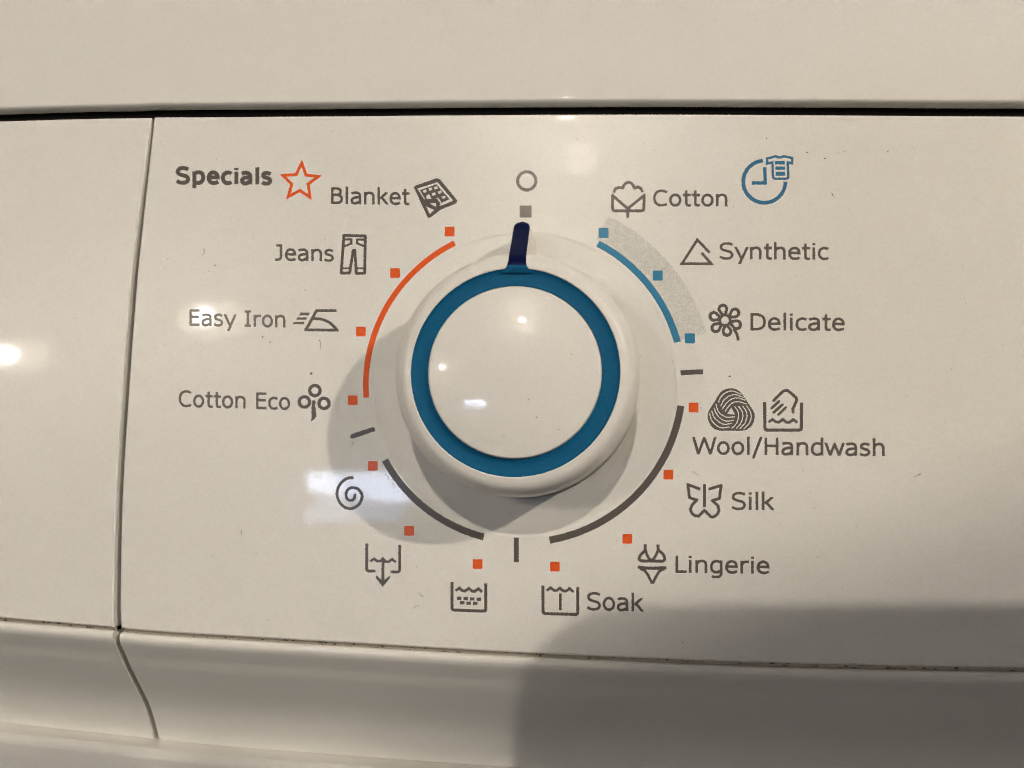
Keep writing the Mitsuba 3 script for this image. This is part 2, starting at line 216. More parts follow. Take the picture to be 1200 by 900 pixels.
# Outlines of the print in hundredths of a millimetre on the panel: {mark: [[outer ring, holes ...], ...]}
PRINT_DATA = '''{"specials_lettering":[[[[-8292,5177],[-8254,5184],[-8198,5181],[-8164,5170],[-8132,5152],[-8105,5128],[-8083,5100],[-8067,5067],[-8057,5032],[-8052,4995],[-8052,4956],[-8059,4919],[-8072,4886],[-8091,4857],[-8117,4833],[-8148,4815],[-8182,4805],[-8219,4803],[-8270,4809],[-8264,4719],[-8366,4720],[-8396,5154],[-8339,5153]],[[-8277,4917],[-8228,4906],[-8194,4912],[-8172,4928],[-8158,4956],[-8154,4997],[-8162,5036],[-8177,5060],[-8197,5074],[-8229,5080],[-8247,5079],[-8271,5070],[-8287,5058]]],[[[-6984,4785],[-7009,4784],[-7053,4791],[-7075,4800],[-7096,4814],[-7115,4832],[-7130,4856],[-7140,4882],[-7145,4914],[-7138,4961],[-7111,4997],[-7075,5019],[-7038,5031],[-6944,5044],[-6963,5053],[-7013,5058],[-7054,5052],[-7090,5040],[-7134,5136],[-7118,5142],[-7071,5156],[-7025,5162],[-6974,5160],[-6942,5153],[-6912,5142],[-6885,5124],[-6863,5100],[-6847,5073],[-6839,5044],[-6835,5016],[-6823,4814],[-6894,4815],[-6936,4796]],[[-7027,4924],[-7042,4912],[-7042,4902],[-7037,4894],[-7015,4888],[-6988,4890],[-6960,4900],[-6930,4919],[-6931,4941],[-6976,4936]]],[[[-7433,5062],[-7456,5066],[-7485,5065],[-7501,5061],[-7523,5046],[-7536,5022],[-7540,5004],[-7540,4982],[-7531,4942],[-7524,4928],[-7505,4909],[-7475,4897],[-7431,4897],[-7409,4904],[-7392,4914],[-7333,4826],[-7374,4804],[-7404,4795],[-7449,4792],[-7486,4795],[-7522,4806],[-7555,4823],[-7584,4846],[-7608,4875],[-7625,4909],[-7637,4945],[-7642,4984],[-7642,5022],[-7635,5059],[-7621,5092],[-7601,5120],[-7575,5143],[-7544,5159],[-7509,5168],[-7473,5170],[-7412,5161],[-7382,5150],[-7353,5134],[-7399,5046]]],[[[-7303,5135],[-7201,5133],[-7182,4820],[-7283,4822]]],[[[-6506,5040],[-6431,5018],[-6387,5001],[-6366,4988],[-6346,4971],[-6331,4948],[-6321,4923],[-6317,4896],[-6319,4868],[-6328,4841],[-6343,4819],[-6362,4802],[-6384,4789],[-6434,4776],[-6497,4778],[-6550,4793],[-6599,4820],[-6546,4904],[-6510,4885],[-6468,4878],[-6431,4884],[-6421,4891],[-6419,4899],[-6421,4907],[-6436,4914],[-6511,4934],[-6552,4952],[-6573,4966],[-6591,4987],[-6603,5013],[-6609,5042],[-6607,5067],[-6599,5091],[-6585,5111],[-6567,5127],[-6547,5139],[-6524,5147],[-6473,5152],[-6438,5149],[-6405,5142],[-6345,5115],[-6389,5026],[-6417,5040],[-6446,5047],[-6481,5048]]],[[[-7876,4915],[-7845,4903],[-7813,4902],[-7779,4908],[-7732,4927],[-7682,4833],[-7726,4814],[-7779,4800],[-7819,4798],[-7856,4801],[-7892,4811],[-7925,4828],[-7954,4851],[-7978,4880],[-7996,4913],[-8008,4950],[-8013,4989],[-8013,5027],[-8006,5062],[-7994,5094],[-7975,5123],[-7951,5147],[-7921,5164],[-7888,5175],[-7851,5178],[-7818,5174],[-7787,5164],[-7757,5147],[-7731,5125],[-7710,5098],[-7694,5066],[-7683,5032],[-7671,4943],[-7902,4947],[-7895,4933]],[[-7811,5063],[-7831,5072],[-7860,5072],[-7885,5061],[-7895,5050],[-7797,5049]]],[[[-8584,5185],[-8637,5193],[-8685,5189],[-8702,5183],[-8722,5170],[-8728,5159],[-8727,5146],[-8718,5136],[-8688,5123],[-8600,5100],[-8539,5079],[-8511,5064],[-8486,5044],[-8464,5018],[-8450,4987],[-8444,4953],[-8446,4920],[-8456,4889],[-8473,4863],[-8496,4842],[-8524,4827],[-8554,4816],[-8587,4811],[-8622,4809],[-8674,4814],[-8723,4825],[-8769,4844],[-8813,4866],[-8769,4956],[-8700,4925],[-8666,4916],[-8630,4913],[-8607,4914],[-8572,4923],[-8554,4935],[-8548,4955],[-8554,4972],[-8574,4984],[-8740,5035],[-8767,5048],[-8792,5067],[-8813,5093],[-8827,5124],[-8833,5157],[-8830,5190],[-8819,5220],[-8801,5245],[-8777,5265],[-8749,5280],[-8717,5290],[-8683,5296],[-8625,5297],[-8585,5291],[-8545,5279],[-8485,5253],[-8525,5160]]],[[[-6768,5248],[-6667,5246],[-6642,4811],[-6743,4812]]],[[[-7312,5184],[-7315,5239],[-7202,5237],[-7198,5182]]]],
"blanket_lettering":[[[[-4152,4286],[-4174,4282],[-4214,4283],[-4250,4295],[-4266,4306],[-4281,4322],[-4293,4341],[-4301,4363],[-4305,4390],[-4298,4429],[-4276,4459],[-4247,4478],[-4213,4490],[-4178,4496],[-4106,4503],[-4110,4521],[-4121,4537],[-4130,4543],[-4162,4553],[-4218,4552],[-4276,4535],[-4301,4595],[-4258,4611],[-4230,4617],[-4189,4619],[-4158,4617],[-4130,4611],[-4105,4601],[-4083,4586],[-4066,4566],[-4054,4543],[-4044,4493],[-4035,4291],[-4095,4293],[-4096,4308]],[[-4195,4427],[-4218,4418],[-4234,4408],[-4241,4399],[-4243,4385],[-4239,4367],[-4231,4356],[-4217,4349],[-4184,4346],[-4154,4353],[-4125,4367],[-4100,4386],[-4102,4438]]],[[[-3258,4368],[-3234,4343],[-3219,4335],[-3177,4327],[-3129,4334],[-3083,4354],[-3055,4296],[-3094,4278],[-3141,4265],[-3175,4263],[-3207,4266],[-3237,4275],[-3264,4289],[-3288,4309],[-3307,4335],[-3322,4364],[-3331,4397],[-3335,4433],[-3334,4467],[-3327,4498],[-3316,4527],[-3300,4552],[-3279,4573],[-3255,4588],[-3227,4597],[-3196,4600],[-3169,4597],[-3143,4588],[-3119,4574],[-3099,4554],[-3082,4531],[-3069,4503],[-3060,4472],[-3053,4406],[-3272,4411],[-3266,4385]],[[-3132,4499],[-3141,4511],[-3164,4529],[-3193,4535],[-3212,4534],[-3228,4528],[-3253,4508],[-3270,4475],[-3121,4472]]],[[[-3916,4588],[-3872,4609],[-3836,4612],[-3787,4603],[-3764,4592],[-3745,4576],[-3729,4556],[-3717,4533],[-3709,4507],[-3706,4481],[-3698,4285],[-3758,4286],[-3768,4497],[-3778,4522],[-3793,4537],[-3817,4546],[-3834,4548],[-3854,4545],[-3875,4537],[-3896,4521],[-3912,4503],[-3902,4289],[-3963,4290],[-3976,4602],[-3916,4601]]],[[[-2907,4328],[-2882,4323],[-2841,4329],[-2829,4265],[-2877,4258],[-2913,4263],[-2930,4270],[-2946,4282],[-2958,4297],[-2966,4316],[-2973,4357],[-2979,4524],[-3029,4525],[-3031,4590],[-2982,4589],[-2985,4671],[-2925,4669],[-2922,4588],[-2846,4586],[-2844,4522],[-2919,4523],[-2913,4357]]],[[[-4501,4454],[-4498,4425],[-4499,4395],[-4507,4367],[-4521,4343],[-4540,4324],[-4563,4310],[-4590,4302],[-4650,4296],[-4758,4298],[-4758,4305],[-4789,4305],[-4809,4722],[-4778,4722],[-4779,4728],[-4646,4724],[-4594,4710],[-4573,4697],[-4556,4679],[-4543,4658],[-4533,4612],[-4534,4589],[-4540,4566],[-4557,4537],[-4542,4526],[-4523,4505],[-4510,4481]],[[-4590,4371],[-4569,4386],[-4559,4410],[-4561,4444],[-4565,4457],[-4579,4478],[-4606,4492],[-4625,4497],[-4737,4501],[-4731,4362],[-4628,4362]],[[-4613,4573],[-4601,4585],[-4595,4602],[-4596,4625],[-4607,4646],[-4630,4656],[-4649,4660],[-4745,4663],[-4741,4566],[-4654,4564],[-4636,4565]]],[[[-4422,4298],[-4443,4734],[-4382,4733],[-4362,4297]]],[[[-3573,4442],[-3566,4283],[-3626,4284],[-3644,4718],[-3584,4717],[-3574,4468],[-3447,4591],[-3386,4590],[-3376,4579],[-3376,4571],[-3488,4462],[-3344,4290],[-3356,4279],[-3414,4280],[-3531,4420],[-3543,4408]]]],
"jeans_lettering":[[[[-5408,2862],[-5430,2859],[-5470,2859],[-5507,2871],[-5524,2882],[-5539,2896],[-5551,2915],[-5559,2936],[-5563,2962],[-5557,3000],[-5535,3029],[-5505,3047],[-5471,3059],[-5435,3066],[-5362,3072],[-5366,3090],[-5377,3105],[-5386,3111],[-5419,3120],[-5476,3120],[-5535,3102],[-5561,3160],[-5517,3175],[-5489,3181],[-5447,3184],[-5416,3182],[-5387,3176],[-5362,3167],[-5340,3152],[-5322,3133],[-5310,3111],[-5299,3062],[-5289,2868],[-5350,2869],[-5351,2884]],[[-5452,2998],[-5476,2990],[-5491,2980],[-5499,2971],[-5501,2957],[-5497,2941],[-5488,2930],[-5474,2923],[-5440,2921],[-5410,2928],[-5381,2941],[-5355,2960],[-5358,3010]]],[[[-4726,3102],[-4768,3112],[-4809,3109],[-4832,3097],[-4836,3089],[-4835,3079],[-4831,3073],[-4816,3064],[-4748,3046],[-4709,3032],[-4677,3007],[-4665,2990],[-4657,2969],[-4654,2947],[-4656,2925],[-4663,2903],[-4675,2885],[-4691,2871],[-4710,2861],[-4730,2854],[-4776,2849],[-4809,2851],[-4840,2858],[-4871,2871],[-4899,2888],[-4866,2939],[-4826,2918],[-4780,2911],[-4737,2918],[-4722,2929],[-4716,2941],[-4717,2958],[-4726,2971],[-4745,2981],[-4836,3007],[-4870,3027],[-4884,3043],[-4894,3063],[-4897,3086],[-4896,3106],[-4889,3124],[-4879,3140],[-4847,3163],[-4827,3170],[-4782,3174],[-4723,3165],[-4669,3141],[-4696,3087]]],[[[-5819,2980],[-5810,2963],[-5786,2939],[-5750,2926],[-5715,2924],[-5690,2928],[-5631,2951],[-5601,2894],[-5657,2871],[-5706,2862],[-5757,2864],[-5788,2873],[-5816,2887],[-5841,2906],[-5861,2931],[-5876,2959],[-5886,2991],[-5890,3025],[-5890,3059],[-5883,3089],[-5872,3117],[-5856,3142],[-5835,3162],[-5810,3177],[-5781,3186],[-5750,3189],[-5722,3186],[-5695,3177],[-5671,3163],[-5649,3145],[-5631,3122],[-5618,3095],[-5609,3065],[-5600,3001],[-5826,3004]],[[-5672,3065],[-5683,3090],[-5704,3112],[-5730,3124],[-5746,3126],[-5765,3124],[-5796,3111],[-5817,3085],[-5824,3067]]],[[[-5169,3155],[-5125,3175],[-5089,3179],[-5038,3170],[-5016,3160],[-4996,3144],[-4979,3125],[-4967,3103],[-4959,3078],[-4956,3052],[-4947,2864],[-5008,2865],[-5019,3068],[-5029,3091],[-5045,3106],[-5069,3115],[-5086,3116],[-5107,3114],[-5127,3106],[-5149,3090],[-5165,3073],[-5155,2867],[-5216,2867],[-5231,3168],[-5170,3167]]],[[[-5960,2935],[-5969,2914],[-5984,2896],[-6002,2883],[-6022,2874],[-6066,2869],[-6127,2870],[-6131,2933],[-6055,2933],[-6034,2938],[-6024,2948],[-6020,2957],[-6017,2989],[-6030,3224],[-6120,3226],[-6123,3288],[-5972,3286],[-5956,2987]]]],
"easy_iron_lettering":[[[[-7347,1532],[-7291,1533],[-7172,1308],[-7087,1531],[-7034,1530],[-7023,1525],[-7178,1116],[-7236,1117],[-7243,1120],[-7199,1235],[-7346,1510]]],[[[-6132,1255],[-6152,1235],[-6176,1221],[-6201,1211],[-6229,1209],[-6256,1212],[-6283,1221],[-6308,1237],[-6331,1257],[-6350,1282],[-6365,1310],[-6374,1341],[-6379,1373],[-6378,1405],[-6372,1435],[-6360,1464],[-6344,1488],[-6324,1508],[-6301,1523],[-6275,1532],[-6247,1535],[-6220,1532],[-6193,1522],[-6168,1507],[-6145,1486],[-6126,1461],[-6112,1433],[-6102,1402],[-6097,1370],[-6098,1339],[-6105,1308],[-6116,1280]],[[-6184,1443],[-6212,1465],[-6228,1471],[-6260,1471],[-6288,1456],[-6309,1428],[-6319,1392],[-6317,1353],[-6303,1316],[-6292,1301],[-6264,1279],[-6248,1273],[-6216,1273],[-6188,1287],[-6167,1315],[-6157,1351],[-6159,1391],[-6173,1427]]],[[[-7777,1224],[-7798,1223],[-7834,1229],[-7869,1247],[-7884,1262],[-7896,1280],[-7904,1302],[-7908,1328],[-7903,1366],[-7881,1395],[-7852,1414],[-7820,1425],[-7785,1432],[-7713,1439],[-7714,1445],[-7718,1457],[-7729,1472],[-7751,1483],[-7770,1487],[-7826,1486],[-7883,1468],[-7909,1527],[-7867,1542],[-7839,1548],[-7798,1551],[-7740,1544],[-7715,1534],[-7693,1520],[-7675,1501],[-7663,1478],[-7655,1454],[-7640,1235],[-7699,1235],[-7700,1250],[-7735,1234]],[[-7823,1356],[-7839,1346],[-7845,1337],[-7848,1323],[-7839,1301],[-7821,1289],[-7788,1287],[-7758,1294],[-7730,1307],[-7705,1326],[-7708,1376],[-7771,1370]]],[[[-7437,1479],[-7479,1485],[-7508,1482],[-7530,1470],[-7534,1462],[-7533,1452],[-7529,1446],[-7514,1437],[-7448,1419],[-7409,1405],[-7377,1380],[-7365,1362],[-7357,1342],[-7354,1320],[-7355,1297],[-7362,1276],[-7374,1258],[-7389,1243],[-7407,1233],[-7449,1221],[-7488,1221],[-7519,1226],[-7550,1235],[-7580,1250],[-7592,1260],[-7562,1311],[-7542,1298],[-7511,1287],[-7460,1284],[-7426,1295],[-7417,1307],[-7414,1322],[-7420,1340],[-7433,1349],[-7533,1379],[-7567,1399],[-7581,1416],[-7590,1436],[-7595,1459],[-7593,1479],[-7587,1497],[-7577,1513],[-7563,1526],[-7546,1536],[-7506,1547],[-7468,1547],[-7439,1543],[-7411,1534],[-7371,1515],[-7397,1461]]],[[[-6506,1524],[-6468,1532],[-6407,1530],[-6408,1468],[-6445,1471],[-6483,1465],[-6505,1453],[-6529,1430],[-6517,1225],[-6576,1225],[-6594,1526],[-6535,1525],[-6534,1510]]],[[[-5994,1508],[-5951,1528],[-5916,1532],[-5868,1523],[-5846,1513],[-5827,1498],[-5811,1479],[-5799,1456],[-5788,1406],[-5777,1218],[-5836,1219],[-5849,1421],[-5858,1445],[-5873,1459],[-5897,1468],[-5913,1469],[-5933,1467],[-5953,1459],[-5974,1443],[-5989,1425],[-5978,1220],[-6036,1220],[-6053,1520],[-5994,1519]]],[[[-8237,1644],[-8207,1644],[-8207,1650],[-7976,1648],[-7971,1585],[-8173,1587],[-8166,1490],[-7976,1488],[-7971,1425],[-8162,1427],[-8153,1296],[-7952,1294],[-7948,1231],[-8179,1233],[-8179,1240],[-8209,1240]]],[[[-6754,1283],[-6772,1572],[-6821,1573],[-6825,1635],[-6667,1633],[-6663,1571],[-6713,1571],[-6695,1282],[-6646,1282],[-6643,1219],[-6800,1221],[-6803,1283]]]],
"cotton_eco_lettering":[[[[-7740,-730],[-7760,-750],[-7784,-765],[-7810,-774],[-7837,-777],[-7865,-774],[-7892,-764],[-7917,-749],[-7940,-729],[-7959,-704],[-7974,-676],[-7984,-645],[-7989,-613],[-7989,-582],[-7983,-551],[-7971,-523],[-7956,-499],[-7935,-479],[-7912,-464],[-7886,-455],[-7859,-452],[-7831,-455],[-7804,-465],[-7778,-480],[-7756,-500],[-7736,-525],[-7721,-554],[-7711,-584],[-7707,-616],[-7707,-648],[-7713,-678],[-7724,-706]],[[-7795,-544],[-7823,-522],[-7838,-516],[-7870,-516],[-7899,-530],[-7920,-558],[-7930,-594],[-7927,-634],[-7912,-670],[-7901,-685],[-7873,-707],[-7857,-713],[-7825,-713],[-7797,-699],[-7776,-671],[-7766,-635],[-7769,-596],[-7783,-559]]],[[[-7012,-737],[-7032,-757],[-7056,-771],[-7081,-780],[-7108,-783],[-7136,-780],[-7163,-770],[-7188,-755],[-7211,-735],[-7230,-710],[-7244,-682],[-7254,-652],[-7259,-620],[-7258,-588],[-7252,-558],[-7241,-530],[-7225,-506],[-7205,-486],[-7182,-471],[-7156,-462],[-7129,-459],[-7101,-462],[-7074,-472],[-7049,-487],[-7026,-507],[-7007,-532],[-6993,-560],[-6983,-591],[-6978,-622],[-6979,-654],[-6985,-684],[-6996,-712]],[[-7065,-551],[-7093,-529],[-7109,-523],[-7141,-523],[-7169,-537],[-7190,-565],[-7200,-601],[-7197,-640],[-7183,-676],[-7172,-692],[-7144,-714],[-7128,-719],[-7097,-720],[-7068,-705],[-7047,-677],[-7037,-641],[-7040,-602],[-7054,-566]]],[[[-5594,-748],[-5614,-768],[-5637,-783],[-5662,-792],[-5689,-795],[-5716,-791],[-5743,-782],[-5768,-767],[-5790,-747],[-5808,-722],[-5823,-694],[-5832,-664],[-5837,-633],[-5836,-601],[-5829,-571],[-5818,-543],[-5802,-519],[-5782,-499],[-5759,-484],[-5734,-476],[-5707,-473],[-5680,-476],[-5653,-485],[-5628,-501],[-5606,-521],[-5588,-545],[-5573,-573],[-5564,-604],[-5560,-635],[-5560,-666],[-5567,-697],[-5578,-724]],[[-5645,-564],[-5672,-542],[-5688,-536],[-5719,-536],[-5747,-551],[-5768,-578],[-5778,-614],[-5776,-653],[-5762,-689],[-5751,-704],[-5724,-726],[-5708,-731],[-5677,-732],[-5649,-717],[-5628,-690],[-5618,-654],[-5620,-615],[-5634,-579]]],[[[-5927,-537],[-5952,-532],[-5982,-533],[-6000,-539],[-6026,-557],[-6042,-587],[-6045,-607],[-6046,-631],[-6037,-674],[-6028,-691],[-6005,-715],[-5971,-729],[-5924,-728],[-5901,-720],[-5883,-709],[-5850,-762],[-5873,-776],[-5909,-789],[-5947,-792],[-5978,-789],[-6007,-781],[-6034,-767],[-6057,-747],[-6076,-723],[-6091,-695],[-6100,-664],[-6104,-630],[-6104,-597],[-6098,-565],[-6087,-538],[-6071,-514],[-6049,-494],[-6024,-481],[-5995,-473],[-5965,-470],[-5927,-474],[-5902,-482],[-5865,-501],[-5892,-554]]],[[[-6875,-486],[-6833,-466],[-6798,-462],[-6750,-470],[-6728,-481],[-6709,-496],[-6693,-515],[-6681,-537],[-6669,-587],[-6658,-773],[-6717,-773],[-6730,-572],[-6740,-548],[-6755,-534],[-6779,-525],[-6795,-524],[-6815,-526],[-6835,-534],[-6855,-550],[-6870,-568],[-6858,-772],[-6917,-771],[-6935,-474],[-6876,-474]]],[[[-7556,-711],[-7532,-716],[-7491,-710],[-7478,-771],[-7525,-778],[-7561,-774],[-7578,-767],[-7594,-756],[-7606,-741],[-7615,-723],[-7622,-684],[-7633,-523],[-7682,-522],[-7686,-460],[-7637,-461],[-7642,-382],[-7583,-382],[-7577,-461],[-7502,-462],[-7498,-524],[-7573,-523],[-7563,-683]]],[[[-7350,-713],[-7326,-718],[-7285,-712],[-7272,-773],[-7319,-780],[-7355,-776],[-7372,-769],[-7388,-758],[-7400,-743],[-7409,-725],[-7416,-686],[-7426,-524],[-7475,-524],[-7479,-462],[-7430,-463],[-7435,-384],[-7376,-384],[-7371,-463],[-7296,-464],[-7292,-526],[-7367,-525],[-7357,-685]]],[[[-8132,-418],[-8171,-413],[-8204,-416],[-8230,-423],[-8252,-435],[-8270,-452],[-8283,-472],[-8293,-497],[-8298,-527],[-8298,-561],[-8293,-595],[-8283,-625],[-8270,-651],[-8254,-671],[-8234,-688],[-8211,-700],[-8183,-708],[-8151,-711],[-8125,-709],[-8088,-699],[-8048,-678],[-8014,-731],[-8062,-757],[-8096,-768],[-8148,-773],[-8189,-769],[-8228,-758],[-8263,-739],[-8294,-714],[-8319,-683],[-8338,-646],[-8351,-605],[-8357,-560],[-8357,-516],[-8350,-476],[-8337,-440],[-8316,-408],[-8289,-383],[-8256,-365],[-8219,-354],[-8177,-351],[-8141,-354],[-8089,-368],[-8037,-395],[-8064,-448],[-8093,-432]]],[[[-6389,-380],[-6389,-373],[-6164,-376],[-6160,-437],[-6356,-435],[-6351,-530],[-6165,-532],[-6162,-594],[-6347,-592],[-6339,-721],[-6144,-723],[-6140,-784],[-6365,-782],[-6365,-776],[-6395,-776],[-6418,-379]]]],
"cotton_lettering":[[[[3670,4273],[3652,4249],[3630,4229],[3605,4214],[3578,4205],[3550,4203],[3522,4206],[3494,4215],[3469,4230],[3447,4250],[3429,4275],[3416,4303],[3407,4333],[3404,4364],[3407,4396],[3415,4426],[3428,4454],[3446,4478],[3468,4498],[3493,4513],[3520,4522],[3549,4524],[3577,4521],[3604,4512],[3629,4497],[3651,4477],[3669,4452],[3683,4424],[3691,4394],[3694,4362],[3691,4331],[3683,4301]],[[3619,4418],[3596,4446],[3581,4455],[3549,4463],[3517,4456],[3489,4434],[3471,4402],[3465,4364],[3472,4326],[3479,4308],[3503,4281],[3517,4272],[3550,4264],[3582,4271],[3609,4293],[3627,4325],[3633,4363],[3627,4401]]],[[[4398,4244],[4376,4225],[4351,4210],[4324,4201],[4296,4198],[4268,4201],[4241,4211],[4216,4226],[4194,4246],[4177,4270],[4163,4298],[4155,4328],[4152,4359],[4155,4391],[4163,4421],[4176,4448],[4194,4473],[4216,4492],[4241,4507],[4268,4516],[4296,4519],[4324,4516],[4351,4506],[4376,4491],[4398,4471],[4416,4447],[4429,4419],[4437,4389],[4440,4357],[4437,4326],[4429,4296],[4416,4269]],[[4355,4428],[4328,4450],[4312,4456],[4280,4456],[4250,4441],[4227,4414],[4214,4378],[4214,4340],[4227,4304],[4237,4289],[4264,4267],[4280,4261],[4312,4261],[4342,4276],[4365,4303],[4378,4338],[4378,4377],[4366,4413]]],[[[4554,4493],[4599,4512],[4634,4516],[4683,4508],[4705,4498],[4724,4483],[4739,4465],[4750,4443],[4757,4418],[4759,4393],[4758,4209],[4698,4209],[4697,4408],[4689,4431],[4674,4445],[4650,4454],[4634,4455],[4613,4453],[4593,4445],[4571,4429],[4554,4412],[4554,4210],[4493,4210],[4494,4505],[4554,4504]]],[[[3841,4270],[3848,4266],[3866,4264],[3909,4270],[3918,4209],[3870,4202],[3833,4206],[3816,4213],[3800,4224],[3789,4239],[3781,4256],[3776,4295],[3776,4455],[3726,4455],[3725,4517],[3775,4516],[3775,4594],[3836,4594],[3836,4516],[3913,4515],[3913,4454],[3836,4454],[3837,4296]]],[[[4053,4267],[4077,4262],[4120,4269],[4129,4208],[4081,4201],[4043,4205],[4027,4211],[4011,4222],[3999,4237],[3992,4255],[3987,4294],[3987,4453],[3937,4454],[3937,4515],[3987,4515],[3987,4593],[4047,4592],[4047,4514],[4124,4514],[4124,4452],[4047,4453],[4048,4295]]],[[[3283,4554],[3244,4562],[3197,4560],[3169,4552],[3146,4540],[3127,4524],[3112,4503],[3101,4479],[3094,4449],[3091,4416],[3094,4381],[3102,4352],[3114,4327],[3129,4306],[3149,4290],[3172,4278],[3200,4270],[3232,4267],[3259,4269],[3298,4279],[3340,4300],[3371,4247],[3320,4222],[3268,4208],[3231,4206],[3189,4210],[3150,4221],[3115,4239],[3085,4264],[3062,4295],[3044,4331],[3034,4372],[3030,4416],[3033,4460],[3043,4500],[3059,4536],[3082,4567],[3111,4592],[3146,4610],[3186,4621],[3229,4624],[3283,4618],[3318,4607],[3369,4580],[3339,4528]]]],
"synthetic_lettering":[[[[4917,3232],[4974,3233],[5081,3013],[5182,3233],[5236,3232],[5246,3228],[5061,2825],[5002,2825],[4996,2828],[5048,2942],[4917,3211]]],[[[6993,3173],[6968,3177],[6937,3176],[6918,3171],[6890,3152],[6872,3123],[6867,3103],[6864,3079],[6871,3036],[6878,3020],[6900,2996],[6934,2983],[6982,2983],[7006,2992],[7025,3002],[7055,2951],[7018,2931],[6980,2922],[6923,2923],[6893,2931],[6867,2945],[6844,2964],[6827,2988],[6814,3015],[6807,3046],[6805,3079],[6808,3113],[6816,3143],[6829,3171],[6847,3195],[6870,3214],[6897,3228],[6927,3236],[6959,3239],[6997,3235],[7022,3227],[7058,3209],[7027,3156]]],[[[6686,3227],[6746,3227],[6742,2933],[6682,2933]]],[[[6220,3007],[6248,2989],[6290,2983],[6338,2990],[6385,3010],[6410,2955],[6354,2932],[6306,2922],[6256,2924],[6227,2932],[6200,2945],[6177,2964],[6159,2988],[6146,3016],[6139,3047],[6137,3080],[6140,3113],[6147,3143],[6160,3170],[6177,3194],[6199,3214],[6224,3229],[6253,3238],[6284,3241],[6311,3239],[6336,3231],[6359,3217],[6379,3199],[6395,3177],[6407,3151],[6413,3122],[6418,3060],[6198,3060],[6203,3036]],[[6334,3158],[6312,3174],[6299,3178],[6265,3178],[6248,3173],[6222,3153],[6204,3121],[6352,3121],[6343,3146]]],[[[5376,3240],[5411,3245],[5461,3236],[5483,3226],[5501,3211],[5517,3193],[5528,3171],[5534,3146],[5536,3121],[5534,2936],[5474,2936],[5474,3136],[5466,3159],[5451,3173],[5427,3182],[5411,3183],[5390,3181],[5369,3172],[5347,3157],[5330,3139],[5329,2936],[5269,2937],[5270,3232],[5331,3232],[5331,3220]]],[[[5700,2990],[5724,2985],[5766,2992],[5775,2931],[5727,2924],[5690,2928],[5673,2934],[5658,2945],[5646,2960],[5639,2977],[5635,3016],[5636,3176],[5586,3176],[5586,3237],[5636,3237],[5637,3315],[5697,3315],[5696,3237],[5773,3237],[5772,3175],[5696,3176],[5695,3018]]],[[[6560,2988],[6584,2983],[6626,2989],[6634,2929],[6586,2922],[6550,2926],[6533,2932],[6518,2943],[6507,2958],[6500,2975],[6495,3014],[6497,3173],[6448,3173],[6449,3234],[6498,3234],[6499,3311],[6559,3311],[6558,3234],[6634,3233],[6633,3172],[6557,3173],[6555,3015]]],[[[4800,3278],[4746,3285],[4720,3284],[4678,3273],[4663,3265],[4645,3247],[4639,3229],[4640,3217],[4648,3202],[4670,3189],[4799,3153],[4847,3131],[4867,3115],[4882,3095],[4891,3070],[4894,3043],[4891,3016],[4881,2992],[4865,2970],[4845,2953],[4822,2940],[4795,2931],[4735,2923],[4689,2927],[4646,2937],[4606,2952],[4568,2972],[4597,3026],[4631,3008],[4664,2995],[4716,2986],[4759,2986],[4780,2990],[4797,2996],[4821,3012],[4831,3032],[4833,3044],[4832,3056],[4823,3072],[4799,3087],[4779,3095],[4670,3124],[4624,3144],[4605,3159],[4590,3179],[4581,3203],[4578,3230],[4582,3256],[4592,3280],[4608,3300],[4629,3317],[4654,3330],[4682,3339],[4746,3347],[4781,3344],[4834,3332],[4886,3309],[4859,3254]]],[[[5959,3242],[6008,3234],[6030,3224],[6048,3209],[6063,3191],[6074,3169],[6080,3145],[6082,3120],[6080,2935],[6020,2935],[6021,3134],[6013,3157],[5998,3171],[5974,3180],[5958,3181],[5937,3179],[5917,3171],[5895,3155],[5878,3137],[5876,2935],[5816,2935],[5819,3347],[5879,3346],[5878,3218],[5923,3238]]],[[[6683,3273],[6684,3325],[6751,3325],[6750,3272]]]],
